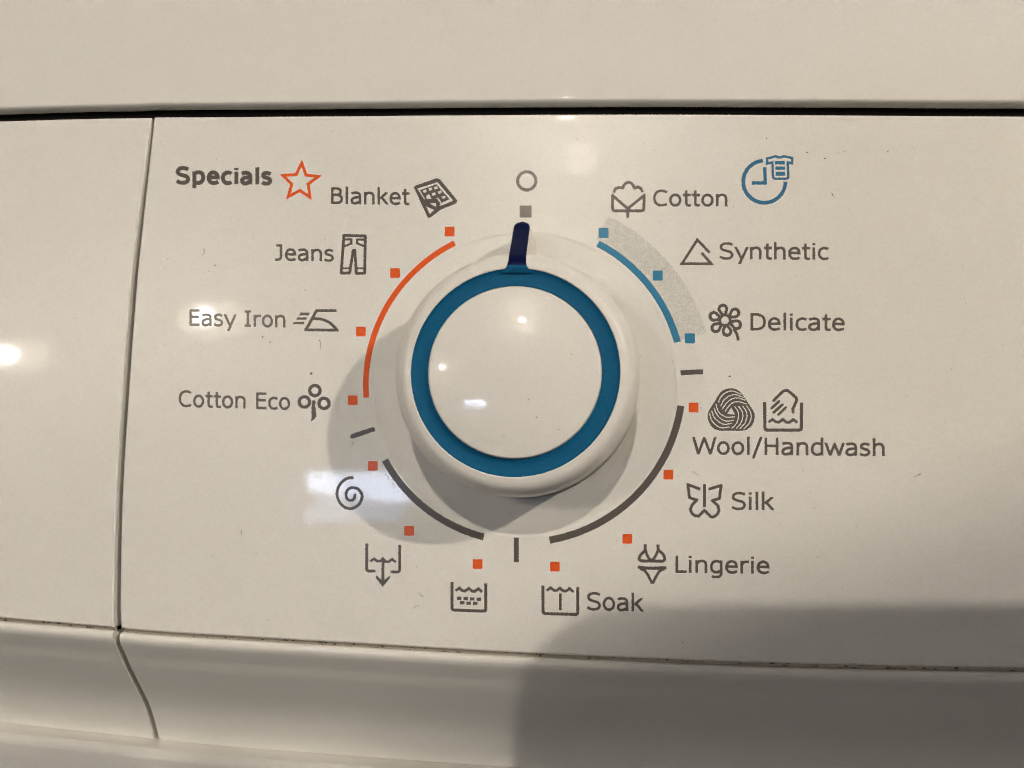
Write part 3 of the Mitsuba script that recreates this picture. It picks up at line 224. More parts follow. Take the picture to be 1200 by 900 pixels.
"delicate_lettering":[[[[6690,1262],[6668,1260],[6632,1265],[6598,1283],[6584,1297],[6573,1315],[6566,1336],[6564,1361],[6573,1398],[6597,1428],[6628,1446],[6662,1458],[6698,1465],[6771,1473],[6768,1490],[6758,1505],[6749,1511],[6717,1519],[6661,1518],[6602,1499],[6580,1556],[6624,1572],[6652,1578],[6694,1582],[6725,1580],[6753,1575],[6777,1566],[6798,1553],[6815,1534],[6825,1513],[6832,1465],[6830,1274],[6769,1274],[6769,1289],[6733,1272]],[[6653,1390],[6637,1381],[6629,1371],[6626,1358],[6632,1336],[6650,1324],[6683,1323],[6714,1330],[6744,1344],[6770,1363],[6771,1412],[6707,1405]]],[[[6477,1515],[6451,1519],[6419,1517],[6400,1512],[6372,1493],[6353,1463],[6348,1443],[6346,1419],[6352,1376],[6360,1359],[6383,1335],[6417,1322],[6466,1323],[6491,1332],[6510,1343],[6541,1291],[6504,1271],[6465,1261],[6406,1262],[6376,1270],[6349,1283],[6326,1303],[6307,1326],[6294,1354],[6287,1385],[6285,1419],[6288,1452],[6296,1484],[6309,1512],[6328,1536],[6352,1555],[6379,1569],[6410,1578],[6442,1581],[6481,1577],[6507,1570],[6544,1551],[6512,1498]]],[[[6163,1567],[6224,1567],[6221,1271],[6160,1270]]],[[[5742,1354],[5764,1331],[5780,1324],[5823,1317],[5872,1325],[5920,1345],[5946,1290],[5889,1267],[5839,1256],[5789,1258],[5758,1266],[5731,1279],[5708,1298],[5689,1321],[5676,1349],[5668,1380],[5666,1414],[5669,1447],[5677,1478],[5690,1505],[5707,1530],[5729,1550],[5755,1565],[5785,1575],[5816,1578],[5844,1576],[5870,1568],[5893,1555],[5914,1537],[5930,1514],[5942,1488],[5949,1459],[5953,1396],[5729,1395],[5734,1371]],[[5877,1482],[5868,1494],[5845,1511],[5816,1516],[5797,1514],[5780,1509],[5753,1489],[5734,1456],[5886,1457]]],[[[7173,1362],[7195,1339],[7211,1332],[7253,1325],[7301,1333],[7349,1353],[7374,1298],[7318,1275],[7269,1265],[7219,1266],[7189,1274],[7162,1287],[7139,1306],[7121,1329],[7108,1357],[7101,1388],[7099,1422],[7102,1454],[7110,1485],[7123,1512],[7141,1536],[7163,1557],[7188,1572],[7217,1581],[7248,1584],[7276,1582],[7301,1574],[7324,1561],[7344,1543],[7360,1521],[7372,1495],[7379,1466],[7382,1404],[7161,1402],[7166,1378]],[[7308,1489],[7299,1501],[7277,1517],[7248,1523],[7229,1521],[7212,1515],[7185,1496],[7167,1464],[7317,1464]]],[[[6997,1329],[7021,1325],[7064,1332],[7072,1271],[7024,1264],[6987,1267],[6970,1273],[6955,1284],[6943,1299],[6936,1317],[6932,1355],[6934,1515],[6884,1515],[6885,1576],[6935,1576],[6936,1654],[6997,1655],[6995,1577],[7072,1577],[7071,1516],[6994,1515],[6992,1357]]],[[[5388,1669],[5442,1666],[5490,1656],[5531,1639],[5565,1615],[5591,1584],[5608,1548],[5618,1509],[5620,1465],[5617,1422],[5607,1382],[5589,1346],[5563,1315],[5529,1290],[5487,1273],[5440,1263],[5272,1259],[5274,1669]],[[5334,1321],[5432,1324],[5470,1332],[5499,1344],[5521,1360],[5537,1379],[5549,1403],[5556,1431],[5559,1465],[5557,1498],[5550,1527],[5539,1550],[5523,1569],[5501,1585],[5471,1597],[5433,1605],[5336,1607]]],[[[6016,1683],[6077,1684],[6073,1270],[6012,1269]]],[[[6160,1613],[6160,1666],[6228,1666],[6228,1613]]]],
"wool_handwash_lettering":[[[[4756,-1570],[4734,-1591],[4709,-1606],[4682,-1615],[4654,-1619],[4626,-1616],[4599,-1607],[4574,-1593],[4553,-1573],[4535,-1549],[4522,-1522],[4513,-1492],[4511,-1461],[4513,-1430],[4522,-1399],[4535,-1372],[4553,-1347],[4575,-1327],[4600,-1312],[4627,-1302],[4655,-1299],[4683,-1302],[4710,-1310],[4735,-1325],[4757,-1345],[4775,-1369],[4788,-1396],[4796,-1426],[4799,-1457],[4796,-1488],[4787,-1518],[4774,-1546]],[[4714,-1388],[4687,-1367],[4655,-1360],[4623,-1368],[4596,-1390],[4577,-1422],[4571,-1460],[4577,-1498],[4585,-1515],[4608,-1542],[4638,-1556],[4671,-1556],[4701,-1540],[4724,-1513],[4737,-1477],[4737,-1439],[4724,-1403]]],[[[5058,-1586],[5033,-1601],[5006,-1611],[4978,-1614],[4950,-1611],[4923,-1603],[4898,-1588],[4877,-1569],[4859,-1545],[4846,-1517],[4838,-1488],[4835,-1457],[4838,-1425],[4846,-1395],[4859,-1367],[4877,-1343],[4899,-1323],[4924,-1308],[4951,-1298],[4979,-1295],[5007,-1298],[5034,-1306],[5059,-1321],[5080,-1340],[5098,-1364],[5111,-1392],[5119,-1422],[5122,-1453],[5119,-1484],[5111,-1514],[5097,-1542],[5079,-1566]],[[5025,-1372],[4995,-1358],[4963,-1358],[4932,-1373],[4909,-1401],[4897,-1436],[4897,-1475],[4909,-1510],[4919,-1525],[4946,-1546],[4978,-1553],[5010,-1545],[5037,-1524],[5055,-1491],[5062,-1454],[5056,-1416],[5038,-1384]]],[[[6043,-1599],[6008,-1594],[5991,-1588],[5961,-1563],[5950,-1546],[5944,-1525],[5942,-1500],[5950,-1463],[5973,-1435],[6004,-1416],[6037,-1404],[6072,-1396],[6144,-1388],[6141,-1371],[6131,-1357],[6122,-1351],[6091,-1343],[6036,-1345],[5978,-1364],[5956,-1308],[5999,-1292],[6041,-1283],[6098,-1283],[6126,-1287],[6150,-1296],[6170,-1310],[6186,-1327],[6197,-1349],[6204,-1396],[6202,-1584],[6143,-1585],[6143,-1570],[6086,-1593]],[[6012,-1480],[6005,-1490],[6002,-1503],[6005,-1519],[6013,-1529],[6035,-1538],[6073,-1534],[6118,-1516],[6144,-1497],[6144,-1449],[6052,-1462],[6028,-1471]]],[[[5288,-1666],[5472,-1175],[5528,-1196],[5344,-1687]]],[[[4499,-1215],[4499,-1229],[4393,-1609],[4334,-1610],[4227,-1325],[4121,-1613],[4062,-1614],[3962,-1259],[3962,-1222],[4014,-1221],[4095,-1507],[4202,-1219],[4252,-1218],[4360,-1504],[4440,-1216]]],[[[5881,-1199],[5878,-1588],[5818,-1589],[5820,-1413],[5631,-1416],[5630,-1592],[5570,-1593],[5573,-1202],[5632,-1202],[5631,-1355],[5820,-1353],[5821,-1199]]],[[[5182,-1598],[5184,-1189],[5244,-1188],[5242,-1597]]],[[[7443,-1579],[7408,-1575],[7391,-1568],[7361,-1544],[7351,-1527],[7345,-1506],[7343,-1481],[7351,-1445],[7375,-1416],[7405,-1398],[7438,-1386],[7473,-1378],[7543,-1370],[7541,-1353],[7531,-1339],[7522,-1333],[7491,-1325],[7437,-1327],[7380,-1346],[7359,-1290],[7401,-1274],[7442,-1266],[7499,-1265],[7526,-1270],[7550,-1279],[7570,-1292],[7586,-1310],[7596,-1331],[7603,-1378],[7599,-1565],[7541,-1566],[7541,-1551],[7485,-1574]],[[7413,-1462],[7405,-1471],[7402,-1484],[7405,-1500],[7413,-1510],[7434,-1519],[7473,-1515],[7516,-1497],[7542,-1478],[7543,-1430],[7452,-1444],[7429,-1452]]],[[[7279,-1279],[7340,-1280],[7237,-1570],[7180,-1570],[7113,-1392],[7040,-1572],[6983,-1573],[6901,-1321],[6901,-1284],[6951,-1283],[7015,-1479],[7094,-1281],[7135,-1281],[7208,-1476]]],[[[7808,-1323],[7778,-1321],[7748,-1324],[7726,-1337],[7721,-1344],[7721,-1354],[7725,-1360],[7739,-1368],[7803,-1384],[7839,-1397],[7869,-1419],[7879,-1436],[7885,-1455],[7887,-1476],[7884,-1498],[7875,-1519],[7862,-1537],[7846,-1551],[7828,-1561],[7785,-1573],[7747,-1575],[7717,-1571],[7687,-1562],[7660,-1548],[7648,-1540],[7682,-1490],[7701,-1502],[7730,-1512],[7779,-1514],[7814,-1502],[7824,-1491],[7828,-1476],[7823,-1459],[7812,-1451],[7716,-1424],[7684,-1405],[7672,-1390],[7664,-1370],[7662,-1349],[7664,-1329],[7672,-1311],[7698,-1283],[7715,-1273],[7756,-1262],[7793,-1261],[7821,-1264],[7848,-1272],[7885,-1289],[7856,-1342],[7837,-1332]]],[[[6381,-1282],[6416,-1277],[6464,-1284],[6486,-1294],[6504,-1308],[6519,-1326],[6530,-1348],[6536,-1372],[6537,-1397],[6535,-1579],[6476,-1580],[6477,-1383],[6469,-1361],[6454,-1347],[6431,-1339],[6415,-1338],[6395,-1341],[6374,-1349],[6352,-1365],[6335,-1382],[6333,-1582],[6274,-1583],[6277,-1292],[6336,-1291],[6336,-1302]]],[[[6722,-1589],[6694,-1587],[6668,-1579],[6645,-1565],[6625,-1546],[6610,-1524],[6599,-1497],[6593,-1469],[6594,-1405],[6601,-1375],[6613,-1347],[6629,-1322],[6651,-1301],[6676,-1286],[6705,-1277],[6737,-1273],[6769,-1276],[6807,-1288],[6809,-1170],[6868,-1169],[6862,-1575],[6803,-1576],[6803,-1566],[6760,-1584]],[[6758,-1335],[6737,-1334],[6700,-1341],[6674,-1361],[6657,-1392],[6651,-1436],[6656,-1478],[6671,-1506],[6693,-1523],[6707,-1528],[6735,-1528],[6758,-1522],[6781,-1510],[6804,-1493],[6806,-1360],[6786,-1345]]],[[[8082,-1257],[8130,-1264],[8151,-1273],[8169,-1287],[8183,-1306],[8193,-1327],[8201,-1375],[8197,-1556],[8138,-1557],[8141,-1362],[8134,-1339],[8120,-1326],[8096,-1318],[8080,-1317],[8061,-1319],[8040,-1328],[8019,-1343],[8002,-1361],[7998,-1559],[7940,-1560],[7948,-1157],[8006,-1156],[8004,-1282],[8048,-1261]]]],
"silk_lettering":[[[[5217,-2834],[5218,-2542],[5278,-2541],[5277,-2833]]],[[[5074,-2506],[5019,-2496],[4980,-2498],[4957,-2502],[4938,-2509],[4912,-2526],[4901,-2544],[4901,-2565],[4909,-2579],[4930,-2592],[5058,-2625],[5106,-2646],[5125,-2661],[5140,-2681],[5149,-2705],[5152,-2731],[5149,-2758],[5139,-2782],[5124,-2804],[5104,-2821],[5080,-2835],[5054,-2844],[4994,-2853],[4949,-2850],[4907,-2841],[4866,-2827],[4829,-2808],[4858,-2754],[4891,-2771],[4924,-2783],[4958,-2790],[4994,-2792],[5018,-2790],[5056,-2780],[5080,-2763],[5090,-2744],[5090,-2720],[5082,-2704],[5072,-2697],[5039,-2683],[4906,-2648],[4885,-2638],[4866,-2623],[4851,-2604],[4842,-2580],[4839,-2554],[4843,-2528],[4853,-2504],[4870,-2484],[4890,-2467],[4915,-2453],[4973,-2437],[5006,-2435],[5040,-2437],[5075,-2443],[5110,-2454],[5145,-2470],[5117,-2525]]],[[[5422,-2831],[5362,-2832],[5364,-2425],[5424,-2424]]],[[[5561,-2679],[5560,-2828],[5500,-2829],[5503,-2422],[5562,-2422],[5561,-2655],[5693,-2535],[5754,-2534],[5763,-2543],[5763,-2552],[5646,-2658],[5781,-2814],[5769,-2824],[5711,-2825],[5601,-2698],[5589,-2710]]],[[[5282,-2496],[5215,-2497],[5215,-2445],[5282,-2444]]]],
"lingerie_lettering":[[[[4594,-4348],[4571,-4362],[4546,-4371],[4490,-4378],[4431,-4375],[4379,-4361],[4401,-4306],[4432,-4315],[4465,-4320],[4531,-4315],[4545,-4310],[4561,-4297],[4570,-4271],[4572,-4251],[4546,-4263],[4509,-4273],[4460,-4273],[4433,-4265],[4409,-4252],[4389,-4235],[4373,-4213],[4362,-4188],[4355,-4160],[4353,-4129],[4355,-4098],[4362,-4069],[4373,-4042],[4390,-4018],[4412,-3998],[4438,-3982],[4468,-3973],[4500,-3969],[4533,-3971],[4572,-3983],[4572,-3980],[4633,-3978],[4630,-4278],[4623,-4305],[4611,-4328]],[[4551,-4038],[4522,-4029],[4480,-4030],[4448,-4044],[4427,-4068],[4415,-4105],[4415,-4150],[4426,-4183],[4446,-4205],[4473,-4215],[4501,-4216],[4536,-4204],[4572,-4181],[4572,-4052]]],[[[3888,-3995],[3949,-3994],[3949,-4276],[3888,-4277]]],[[[5259,-3964],[5319,-3963],[5318,-4243],[5258,-4244]]],[[[4772,-4186],[4800,-4203],[4843,-4208],[4891,-4200],[4939,-4180],[4965,-4231],[4909,-4255],[4859,-4265],[4809,-4265],[4779,-4258],[4752,-4246],[4729,-4229],[4711,-4207],[4697,-4180],[4690,-4151],[4687,-4119],[4690,-4088],[4697,-4059],[4710,-4033],[4727,-4009],[4749,-3990],[4775,-3975],[4804,-3965],[4835,-3962],[4862,-3963],[4888,-3970],[4911,-3982],[4931,-3999],[4948,-4020],[4959,-4044],[4967,-4072],[4971,-4131],[4749,-4136],[4755,-4159]],[[4886,-4040],[4864,-4025],[4850,-4021],[4816,-4022],[4799,-4028],[4773,-4047],[4755,-4078],[4905,-4075],[4895,-4051]]],[[[5465,-4170],[5492,-4186],[5534,-4192],[5583,-4183],[5630,-4163],[5655,-4215],[5600,-4238],[5551,-4249],[5501,-4248],[5471,-4241],[5444,-4229],[5421,-4212],[5403,-4190],[5390,-4164],[5383,-4135],[5380,-4103],[5383,-4072],[5391,-4043],[5403,-4017],[5421,-3993],[5442,-3974],[5468,-3959],[5496,-3949],[5527,-3946],[5555,-3948],[5580,-3955],[5603,-3966],[5623,-3983],[5639,-4004],[5651,-4028],[5658,-4056],[5662,-4115],[5442,-4120],[5447,-4143]],[[5578,-4024],[5556,-4009],[5542,-4005],[5508,-4006],[5492,-4012],[5465,-4031],[5447,-4062],[5596,-4058],[5587,-4035]]],[[[5114,-3968],[5152,-3959],[5214,-3959],[5210,-4017],[5172,-4016],[5133,-4023],[5110,-4034],[5083,-4057],[5083,-4249],[5022,-4250],[5023,-3970],[5084,-3968],[5084,-3982]]],[[[4117,-3987],[4171,-3977],[4220,-3983],[4242,-3992],[4262,-4006],[4277,-4023],[4288,-4044],[4295,-4067],[4297,-4091],[4297,-4268],[4236,-4269],[4234,-4078],[4226,-4057],[4211,-4043],[4187,-4036],[4170,-4035],[4149,-4038],[4128,-4047],[4106,-4062],[4089,-4079],[4089,-4273],[4029,-4274],[4028,-3992],[4089,-3991],[4089,-4002]]],[[[3589,-4291],[3587,-3908],[3649,-3906],[3650,-4231],[3838,-4226],[3838,-4285]]],[[[3884,-3951],[3884,-3901],[3952,-3900],[3952,-3950]]],[[[5256,-3920],[5256,-3870],[5323,-3869],[5323,-3919]]]],
"soak_lettering":[[[[2225,-5123],[2207,-5147],[2186,-5167],[2162,-5182],[2136,-5192],[2108,-5195],[2081,-5193],[2054,-5184],[2030,-5170],[2008,-5150],[1990,-5126],[1977,-5098],[1968,-5068],[1965,-5037],[1968,-5006],[1975,-4976],[1988,-4948],[2005,-4923],[2026,-4903],[2051,-4888],[2077,-4878],[2104,-4875],[2132,-4878],[2159,-4887],[2183,-4901],[2205,-4921],[2223,-4945],[2236,-4972],[2244,-5002],[2247,-5033],[2245,-5065],[2237,-5095]],[[2174,-4979],[2151,-4952],[2137,-4943],[2105,-4936],[2074,-4944],[2048,-4966],[2030,-4998],[2024,-5036],[2031,-5074],[2039,-5091],[2062,-5118],[2076,-5127],[2108,-5134],[2139,-5126],[2165,-5105],[2183,-5072],[2188,-5034],[2182,-4996]]],[[[2430,-5185],[2409,-5189],[2370,-5190],[2335,-5179],[2319,-5169],[2305,-5155],[2294,-5137],[2287,-5116],[2284,-5091],[2292,-5054],[2314,-5025],[2344,-5006],[2377,-4994],[2412,-4987],[2483,-4979],[2479,-4962],[2469,-4947],[2460,-4941],[2429,-4933],[2374,-4935],[2317,-4954],[2295,-4898],[2337,-4882],[2364,-4875],[2405,-4871],[2435,-4872],[2462,-4877],[2486,-4886],[2507,-4899],[2523,-4917],[2534,-4939],[2542,-4986],[2544,-5176],[2485,-5177],[2485,-5162]],[[2393,-5053],[2370,-5062],[2354,-5072],[2347,-5081],[2344,-5094],[2347,-5111],[2361,-5125],[2387,-5130],[2416,-5126],[2459,-5108],[2484,-5088],[2484,-5040]]],[[[1845,-4852],[1790,-4842],[1752,-4843],[1730,-4848],[1711,-4854],[1686,-4871],[1675,-4889],[1676,-4911],[1683,-4925],[1705,-4938],[1831,-4972],[1879,-4993],[1898,-5008],[1913,-5028],[1923,-5053],[1926,-5080],[1923,-5106],[1914,-5131],[1899,-5153],[1880,-5170],[1857,-5184],[1831,-5193],[1772,-5201],[1728,-5199],[1686,-5190],[1646,-5175],[1608,-5155],[1637,-5102],[1669,-5119],[1702,-5131],[1736,-5138],[1771,-5140],[1795,-5138],[1832,-5128],[1855,-5111],[1865,-5092],[1865,-5068],[1856,-5052],[1847,-5045],[1813,-5030],[1682,-4995],[1661,-4984],[1642,-4969],[1627,-4950],[1617,-4926],[1614,-4899],[1617,-4873],[1627,-4849],[1643,-4828],[1663,-4811],[1687,-4798],[1744,-4782],[1776,-4780],[1811,-4782],[1845,-4788],[1880,-4800],[1914,-4816],[1888,-4871]]],[[[2700,-5055],[2672,-5024],[2674,-5174],[2615,-5175],[2611,-4765],[2670,-4764],[2672,-5000],[2801,-4879],[2860,-4878],[2869,-4888],[2869,-4896],[2756,-5003],[2891,-5161],[2880,-5171],[2822,-5172],[2713,-5044]]]],
"star_icon":[[[[-5854,4799],[-6113,5041],[-6117,5048],[-6117,5056],[-6113,5063],[-6105,5066],[-5739,5090],[-5598,5414],[-5592,5420],[-5584,5422],[-5576,5419],[-5571,5412],[-5437,5073],[-5080,5031],[-5073,5029],[-5066,5017],[-5072,5005],[-5355,4797],[-5282,4424],[-5283,4415],[-5288,4409],[-5296,4407],[-5304,4410],[-5597,4602],[-5913,4432],[-5921,4430],[-5929,4433],[-5934,4440],[-5934,4448]],[[-5489,5003],[-5586,5248],[-5687,5017],[-5960,4999],[-5771,4822],[-5830,4564],[-5597,4690],[-5382,4549],[-5437,4832],[-5243,4975]]]],
"blanket_icon":[[[[-1664,4383],[-1669,4326],[-1710,4291],[-2068,4143],[-2312,3946],[-2354,3943],[-2381,3971],[-2740,4702],[-2721,4745],[-2193,4935],[-2137,4930],[-2094,4901]],[[-2125,4396],[-2112,4352],[-2080,4332],[-2078,4299],[-2085,4236],[-1754,4369],[-2161,4834],[-2655,4680],[-2476,4408],[-2452,4412],[-2590,4637],[-2188,4785],[-1853,4412],[-2059,4311],[-2063,4360],[-2123,4450],[-2189,4438],[-2185,4418],[-2131,4428],[-2121,4413],[-2166,4404]],[[-2025,4413],[-1947,4439],[-1969,4504],[-2048,4478]],[[-2125,4539],[-2046,4565],[-2069,4630],[-2148,4604]],[[-2247,4716],[-2224,4650],[-2145,4676],[-2168,4742]],[[-2175,4215],[-2179,4314],[-2339,4308],[-2257,4261]],[[-2270,4494],[-2191,4520],[-2214,4585],[-2293,4559]],[[-2222,4144],[-2321,4190],[-2421,4237],[-2323,4038]],[[-2359,4618],[-2280,4644],[-2303,4710],[-2382,4684]],[[-2295,4429],[-2354,4531],[-2431,4508],[-2406,4409]],[[-2491,4569],[-2411,4595],[-2435,4660],[-2514,4634]]]],
"jeans_icon":[[[[-4107,2549],[-4111,2561],[-4160,2993],[-4213,2556],[-4230,2540],[-4242,2538],[-4454,2534],[-4469,2537],[-4481,2545],[-4489,2558],[-4492,2572],[-4470,3254],[-4468,3511],[-4466,3524],[-4458,3535],[-4447,3543],[-4434,3545],[-3894,3532],[-3880,3529],[-3868,3521],[-3860,3509],[-3857,3495],[-3853,3209],[-3836,2567],[-3839,2554],[-3846,2543],[-3857,2535],[-3870,2532],[-4074,2529],[-4087,2531],[-4099,2538]],[[-4045,2600],[-3908,2602],[-3910,2669],[-4052,2668]],[[-4209,3288],[-4401,3211],[-4416,2715],[-4264,2715],[-4215,3137],[-4208,3136],[-4210,3170],[-4113,3170],[-4112,3134],[-4105,3134],[-4057,2713],[-3911,2714],[-3924,3216],[-4118,3294],[-4124,3432],[-3927,3432],[-3928,3462],[-4397,3473],[-4398,3438],[-4216,3438]],[[-4065,3330],[-3995,3302],[-3925,3273],[-3927,3378],[-4068,3378]],[[-4399,3270],[-4265,3324],[-4268,3384],[-4398,3384]],[[-4418,2670],[-4420,2605],[-4276,2608],[-4269,2670]]]],
"iron_icon":[[[[-4529,1680],[-4525,1610],[-4999,1606],[-5065,1478],[-4975,1477],[-4876,1463],[-4798,1440],[-4695,1394],[-4648,1365],[-4585,1315],[-4531,1265],[-4469,1197],[-4452,1197],[-4449,1130],[-5301,1135],[-5303,1202],[-5286,1202],[-5044,1676]],[[-4998,1409],[-5101,1406],[-5205,1201],[-4561,1197],[-4630,1263],[-4687,1308],[-4728,1333],[-4797,1366],[-4866,1389],[-4934,1403]]]],
"iron_speed_lines":[[[[-5449,1519],[-5417,1588],[-5189,1590],[-5207,1522]]],[[[-5270,1412],[-5395,1411],[-5521,1410],[-5489,1471],[-5247,1474]]],[[[-5331,1305],[-5511,1303],[-5601,1302],[-5565,1359],[-5305,1361]]]],
"cotton_eco_icon":[[[[-4829,-214],[-4812,-242],[-4801,-273],[-4796,-305],[-4797,-337],[-4805,-368],[-4820,-397],[-4839,-422],[-4864,-443],[-4892,-459],[-4923,-468],[-4955,-472],[-4988,-470],[-5020,-461],[-5050,-446],[-5077,-426],[-5099,-402],[-5116,-374],[-5127,-343],[-5132,-311],[-5131,-279],[-5123,-247],[-5109,-219],[-5089,-193],[-5064,-172],[-5036,-157],[-5005,-147],[-4972,-143],[-4939,-146],[-4907,-155],[-4877,-169],[-4851,-189]],[[-4889,-354],[-4878,-323],[-4879,-290],[-4894,-259],[-4919,-236],[-4951,-224],[-4985,-225],[-5016,-238],[-5039,-262],[-5050,-293],[-5048,-326],[-5034,-356],[-5009,-379],[-4977,-391],[-4943,-391],[-4912,-378]]],[[[-5073,-493],[-5056,-521],[-5044,-551],[-5040,-583],[-5041,-615],[-5049,-646],[-5063,-675],[-5083,-700],[-5107,-721],[-5135,-737],[-5167,-747],[-5199,-751],[-5232,-748],[-5264,-739],[-5294,-725],[-5321,-705],[-5343,-680],[-5360,-652],[-5371,-622],[-5376,-590],[-5375,-557],[-5367,-526],[-5353,-498],[-5333,-472],[-5309,-451],[-5280,-436],[-5249,-426],[-5216,-422],[-5183,-425],[-5151,-433],[-5121,-448],[-5095,-468]],[[-5133,-632],[-5122,-601],[-5123,-568],[-5138,-538],[-5163,-515],[-5195,-503],[-5229,-503],[-5260,-517],[-5283,-541],[-5294,-571],[-5292,-605],[-5278,-635],[-5252,-658],[-5220,-670],[-5186,-669],[-5156,-656]]],[[[-4588,-518],[-4572,-546],[-4560,-577],[-4556,-609],[-4557,-641],[-4565,-671],[-4579,-700],[-4599,-725],[-4623,-746],[-4652,-762],[-4683,-772],[-4715,-775],[-4748,-773],[-4780,-764],[-4809,-750],[-4836,-730],[-4858,-705],[-4875,-677],[-4886,-647],[-4891,-615],[-4889,-583],[-4881,-552],[-4867,-523],[-4848,-498],[-4823,-477],[-4795,-461],[-4764,-451],[-4731,-448],[-4698,-450],[-4667,-459],[-4637,-474],[-4610,-494]],[[-4651,-656],[-4640,-626],[-4642,-594],[-4656,-565],[-4680,-543],[-4711,-531],[-4743,-532],[-4773,-544],[-4795,-567],[-4806,-597],[-4805,-629],[-4791,-658],[-4766,-681],[-4736,-692],[-4703,-692],[-4673,-679]]],[[[-5009,-539],[-4961,-546],[-4943,-554],[-4931,-566],[-4931,-584],[-4945,-630],[-4948,-655],[-4944,-681],[-4902,-847],[-4898,-919],[-4903,-940],[-4914,-962],[-4936,-986],[-4997,-1035],[-5032,-1057],[-5016,-991],[-5013,-957],[-5029,-712],[-5024,-622],[-5015,-561]]]],
"spin_spiral_icon":[[[[-3903,-2778],[-3912,-2741],[-3842,-2728],[-3831,-2786],[-3840,-2830],[-3861,-2870],[-3883,-2895],[-3911,-2913],[-3931,-2922],[-3961,-2928],[-3985,-2927],[-4017,-2919],[-4037,-2910],[-4064,-2893],[-4081,-2876],[-4098,-2850],[-4112,-2815],[-4120,-2763],[-4117,-2710],[-4105,-2671],[-4078,-2626],[-4050,-2599],[-4016,-2579],[-3974,-2564],[-3933,-2557],[-3891,-2559],[-3846,-2567],[-3803,-2583],[-3765,-2608],[-3720,-2654],[-3686,-2702],[-3669,-2741],[-3662,-2778],[-3662,-2823],[-3671,-2872],[-3687,-2917],[-3709,-2960],[-3738,-3001],[-3773,-3038],[-3812,-3066],[-3879,-3099],[-3915,-3112],[-3943,-3119],[-3995,-3117],[-4060,-3106],[-4112,-3088],[-4159,-3061],[-4222,-3007],[-4259,-2965],[-4301,-2894],[-4328,-2820],[-4339,-2754],[-4339,-2712],[-4334,-2666],[-4316,-2590],[-4283,-2521],[-4234,-2453],[-4176,-2399],[-4112,-2359],[-4062,-2339],[-4013,-2329],[-3925,-2324],[-3918,-2393],[-4023,-2401],[-4058,-2412],[-4096,-2431],[-4132,-2455],[-4164,-2483],[-4208,-2536],[-4231,-2574],[-4248,-2614],[-4259,-2656],[-4267,-2716],[-4267,-2751],[-4263,-2786],[-4245,-2845],[-4226,-2887],[-4203,-2924],[-4172,-2959],[-4117,-3006],[-4082,-3026],[-4043,-3039],[-3987,-3049],[-3954,-3050],[-3907,-3035],[-3852,-3008],[-3807,-2972],[-3781,-2941],[-3760,-2906],[-3745,-2872],[-3736,-2835],[-3732,-2800],[-3734,-2771],[-3742,-2747],[-3764,-2710],[-3798,-2672],[-3824,-2651],[-3851,-2638],[-3882,-2630],[-3914,-2626],[-3943,-2628],[-3970,-2635],[-4004,-2653],[-4021,-2669],[-4040,-2700],[-4047,-2722],[-4049,-2762],[-4043,-2798],[-4030,-2827],[-4012,-2845],[-3984,-2857],[-3962,-2858],[-3938,-2848],[-3920,-2832],[-3905,-2796]]]],
"drain_icon":[[[[-3463,-4543],[-3526,-4519],[-3549,-4461],[-3571,-3881],[-3500,-3879],[-3479,-4448],[-3472,-4467],[-3452,-4475],[-3304,-4469],[-3301,-4537]]],[[[-2791,-4474],[-2771,-4464],[-2765,-4448],[-2785,-3887],[-2717,-3885],[-2698,-4457],[-2716,-4511],[-2775,-4538],[-2945,-4538],[-2944,-4473]]],[[[-3182,-4298],[-3272,-4312],[-3345,-4260],[-3419,-4307],[-3454,-4257],[-3343,-4186],[-3256,-4248],[-3212,-4242],[-3136,-4167],[-3055,-4249],[-3006,-4249],[-2921,-4176],[-2809,-4263],[-2847,-4310],[-2919,-4255],[-2983,-4310],[-3082,-4308],[-3099,-4291],[-3084,-4699],[-2954,-4594],[-2958,-4662],[-3114,-4860],[-3285,-4664],[-3278,-4598],[-3152,-4699],[-3167,-4283]]]],
"prewash_icon":[[[[-1097,-4851],[-1166,-4909],[-1256,-4904],[-1315,-4853],[-1384,-4906],[-1423,-4857],[-1312,-4772],[-1230,-4844],[-1187,-4846],[-1096,-4770],[-1006,-4847],[-965,-4845],[-879,-4767],[-767,-4863],[-809,-4909],[-878,-4850],[-939,-4906],[-1030,-4909]]],[[[-736,-5344],[-1419,-5349],[-1486,-5330],[-1509,-5275],[-1528,-4686],[-1457,-4683],[-1438,-5260],[-1432,-5273],[-1408,-5280],[-748,-5275],[-734,-5270],[-730,-5257],[-745,-4688],[-674,-4685],[-659,-5266],[-677,-5322]]],[[[-1261,-5082],[-1364,-5086],[-1367,-5012],[-1264,-5008]]],[[[-1108,-5081],[-1211,-5085],[-1213,-5011],[-1110,-5007]]],[[[-958,-5083],[-1060,-5087],[-1063,-5013],[-960,-5009]]],[[[-806,-5086],[-909,-5090],[-911,-5016],[-808,-5012]]],[[[-1188,-5177],[-1291,-5181],[-1294,-5105],[-1191,-5101]]],[[[-1041,-5106],[-1039,-5181],[-1142,-5185],[-1144,-5110]]],[[[-890,-5106],[-888,-5181],[-990,-5185],[-993,-5110]]]],
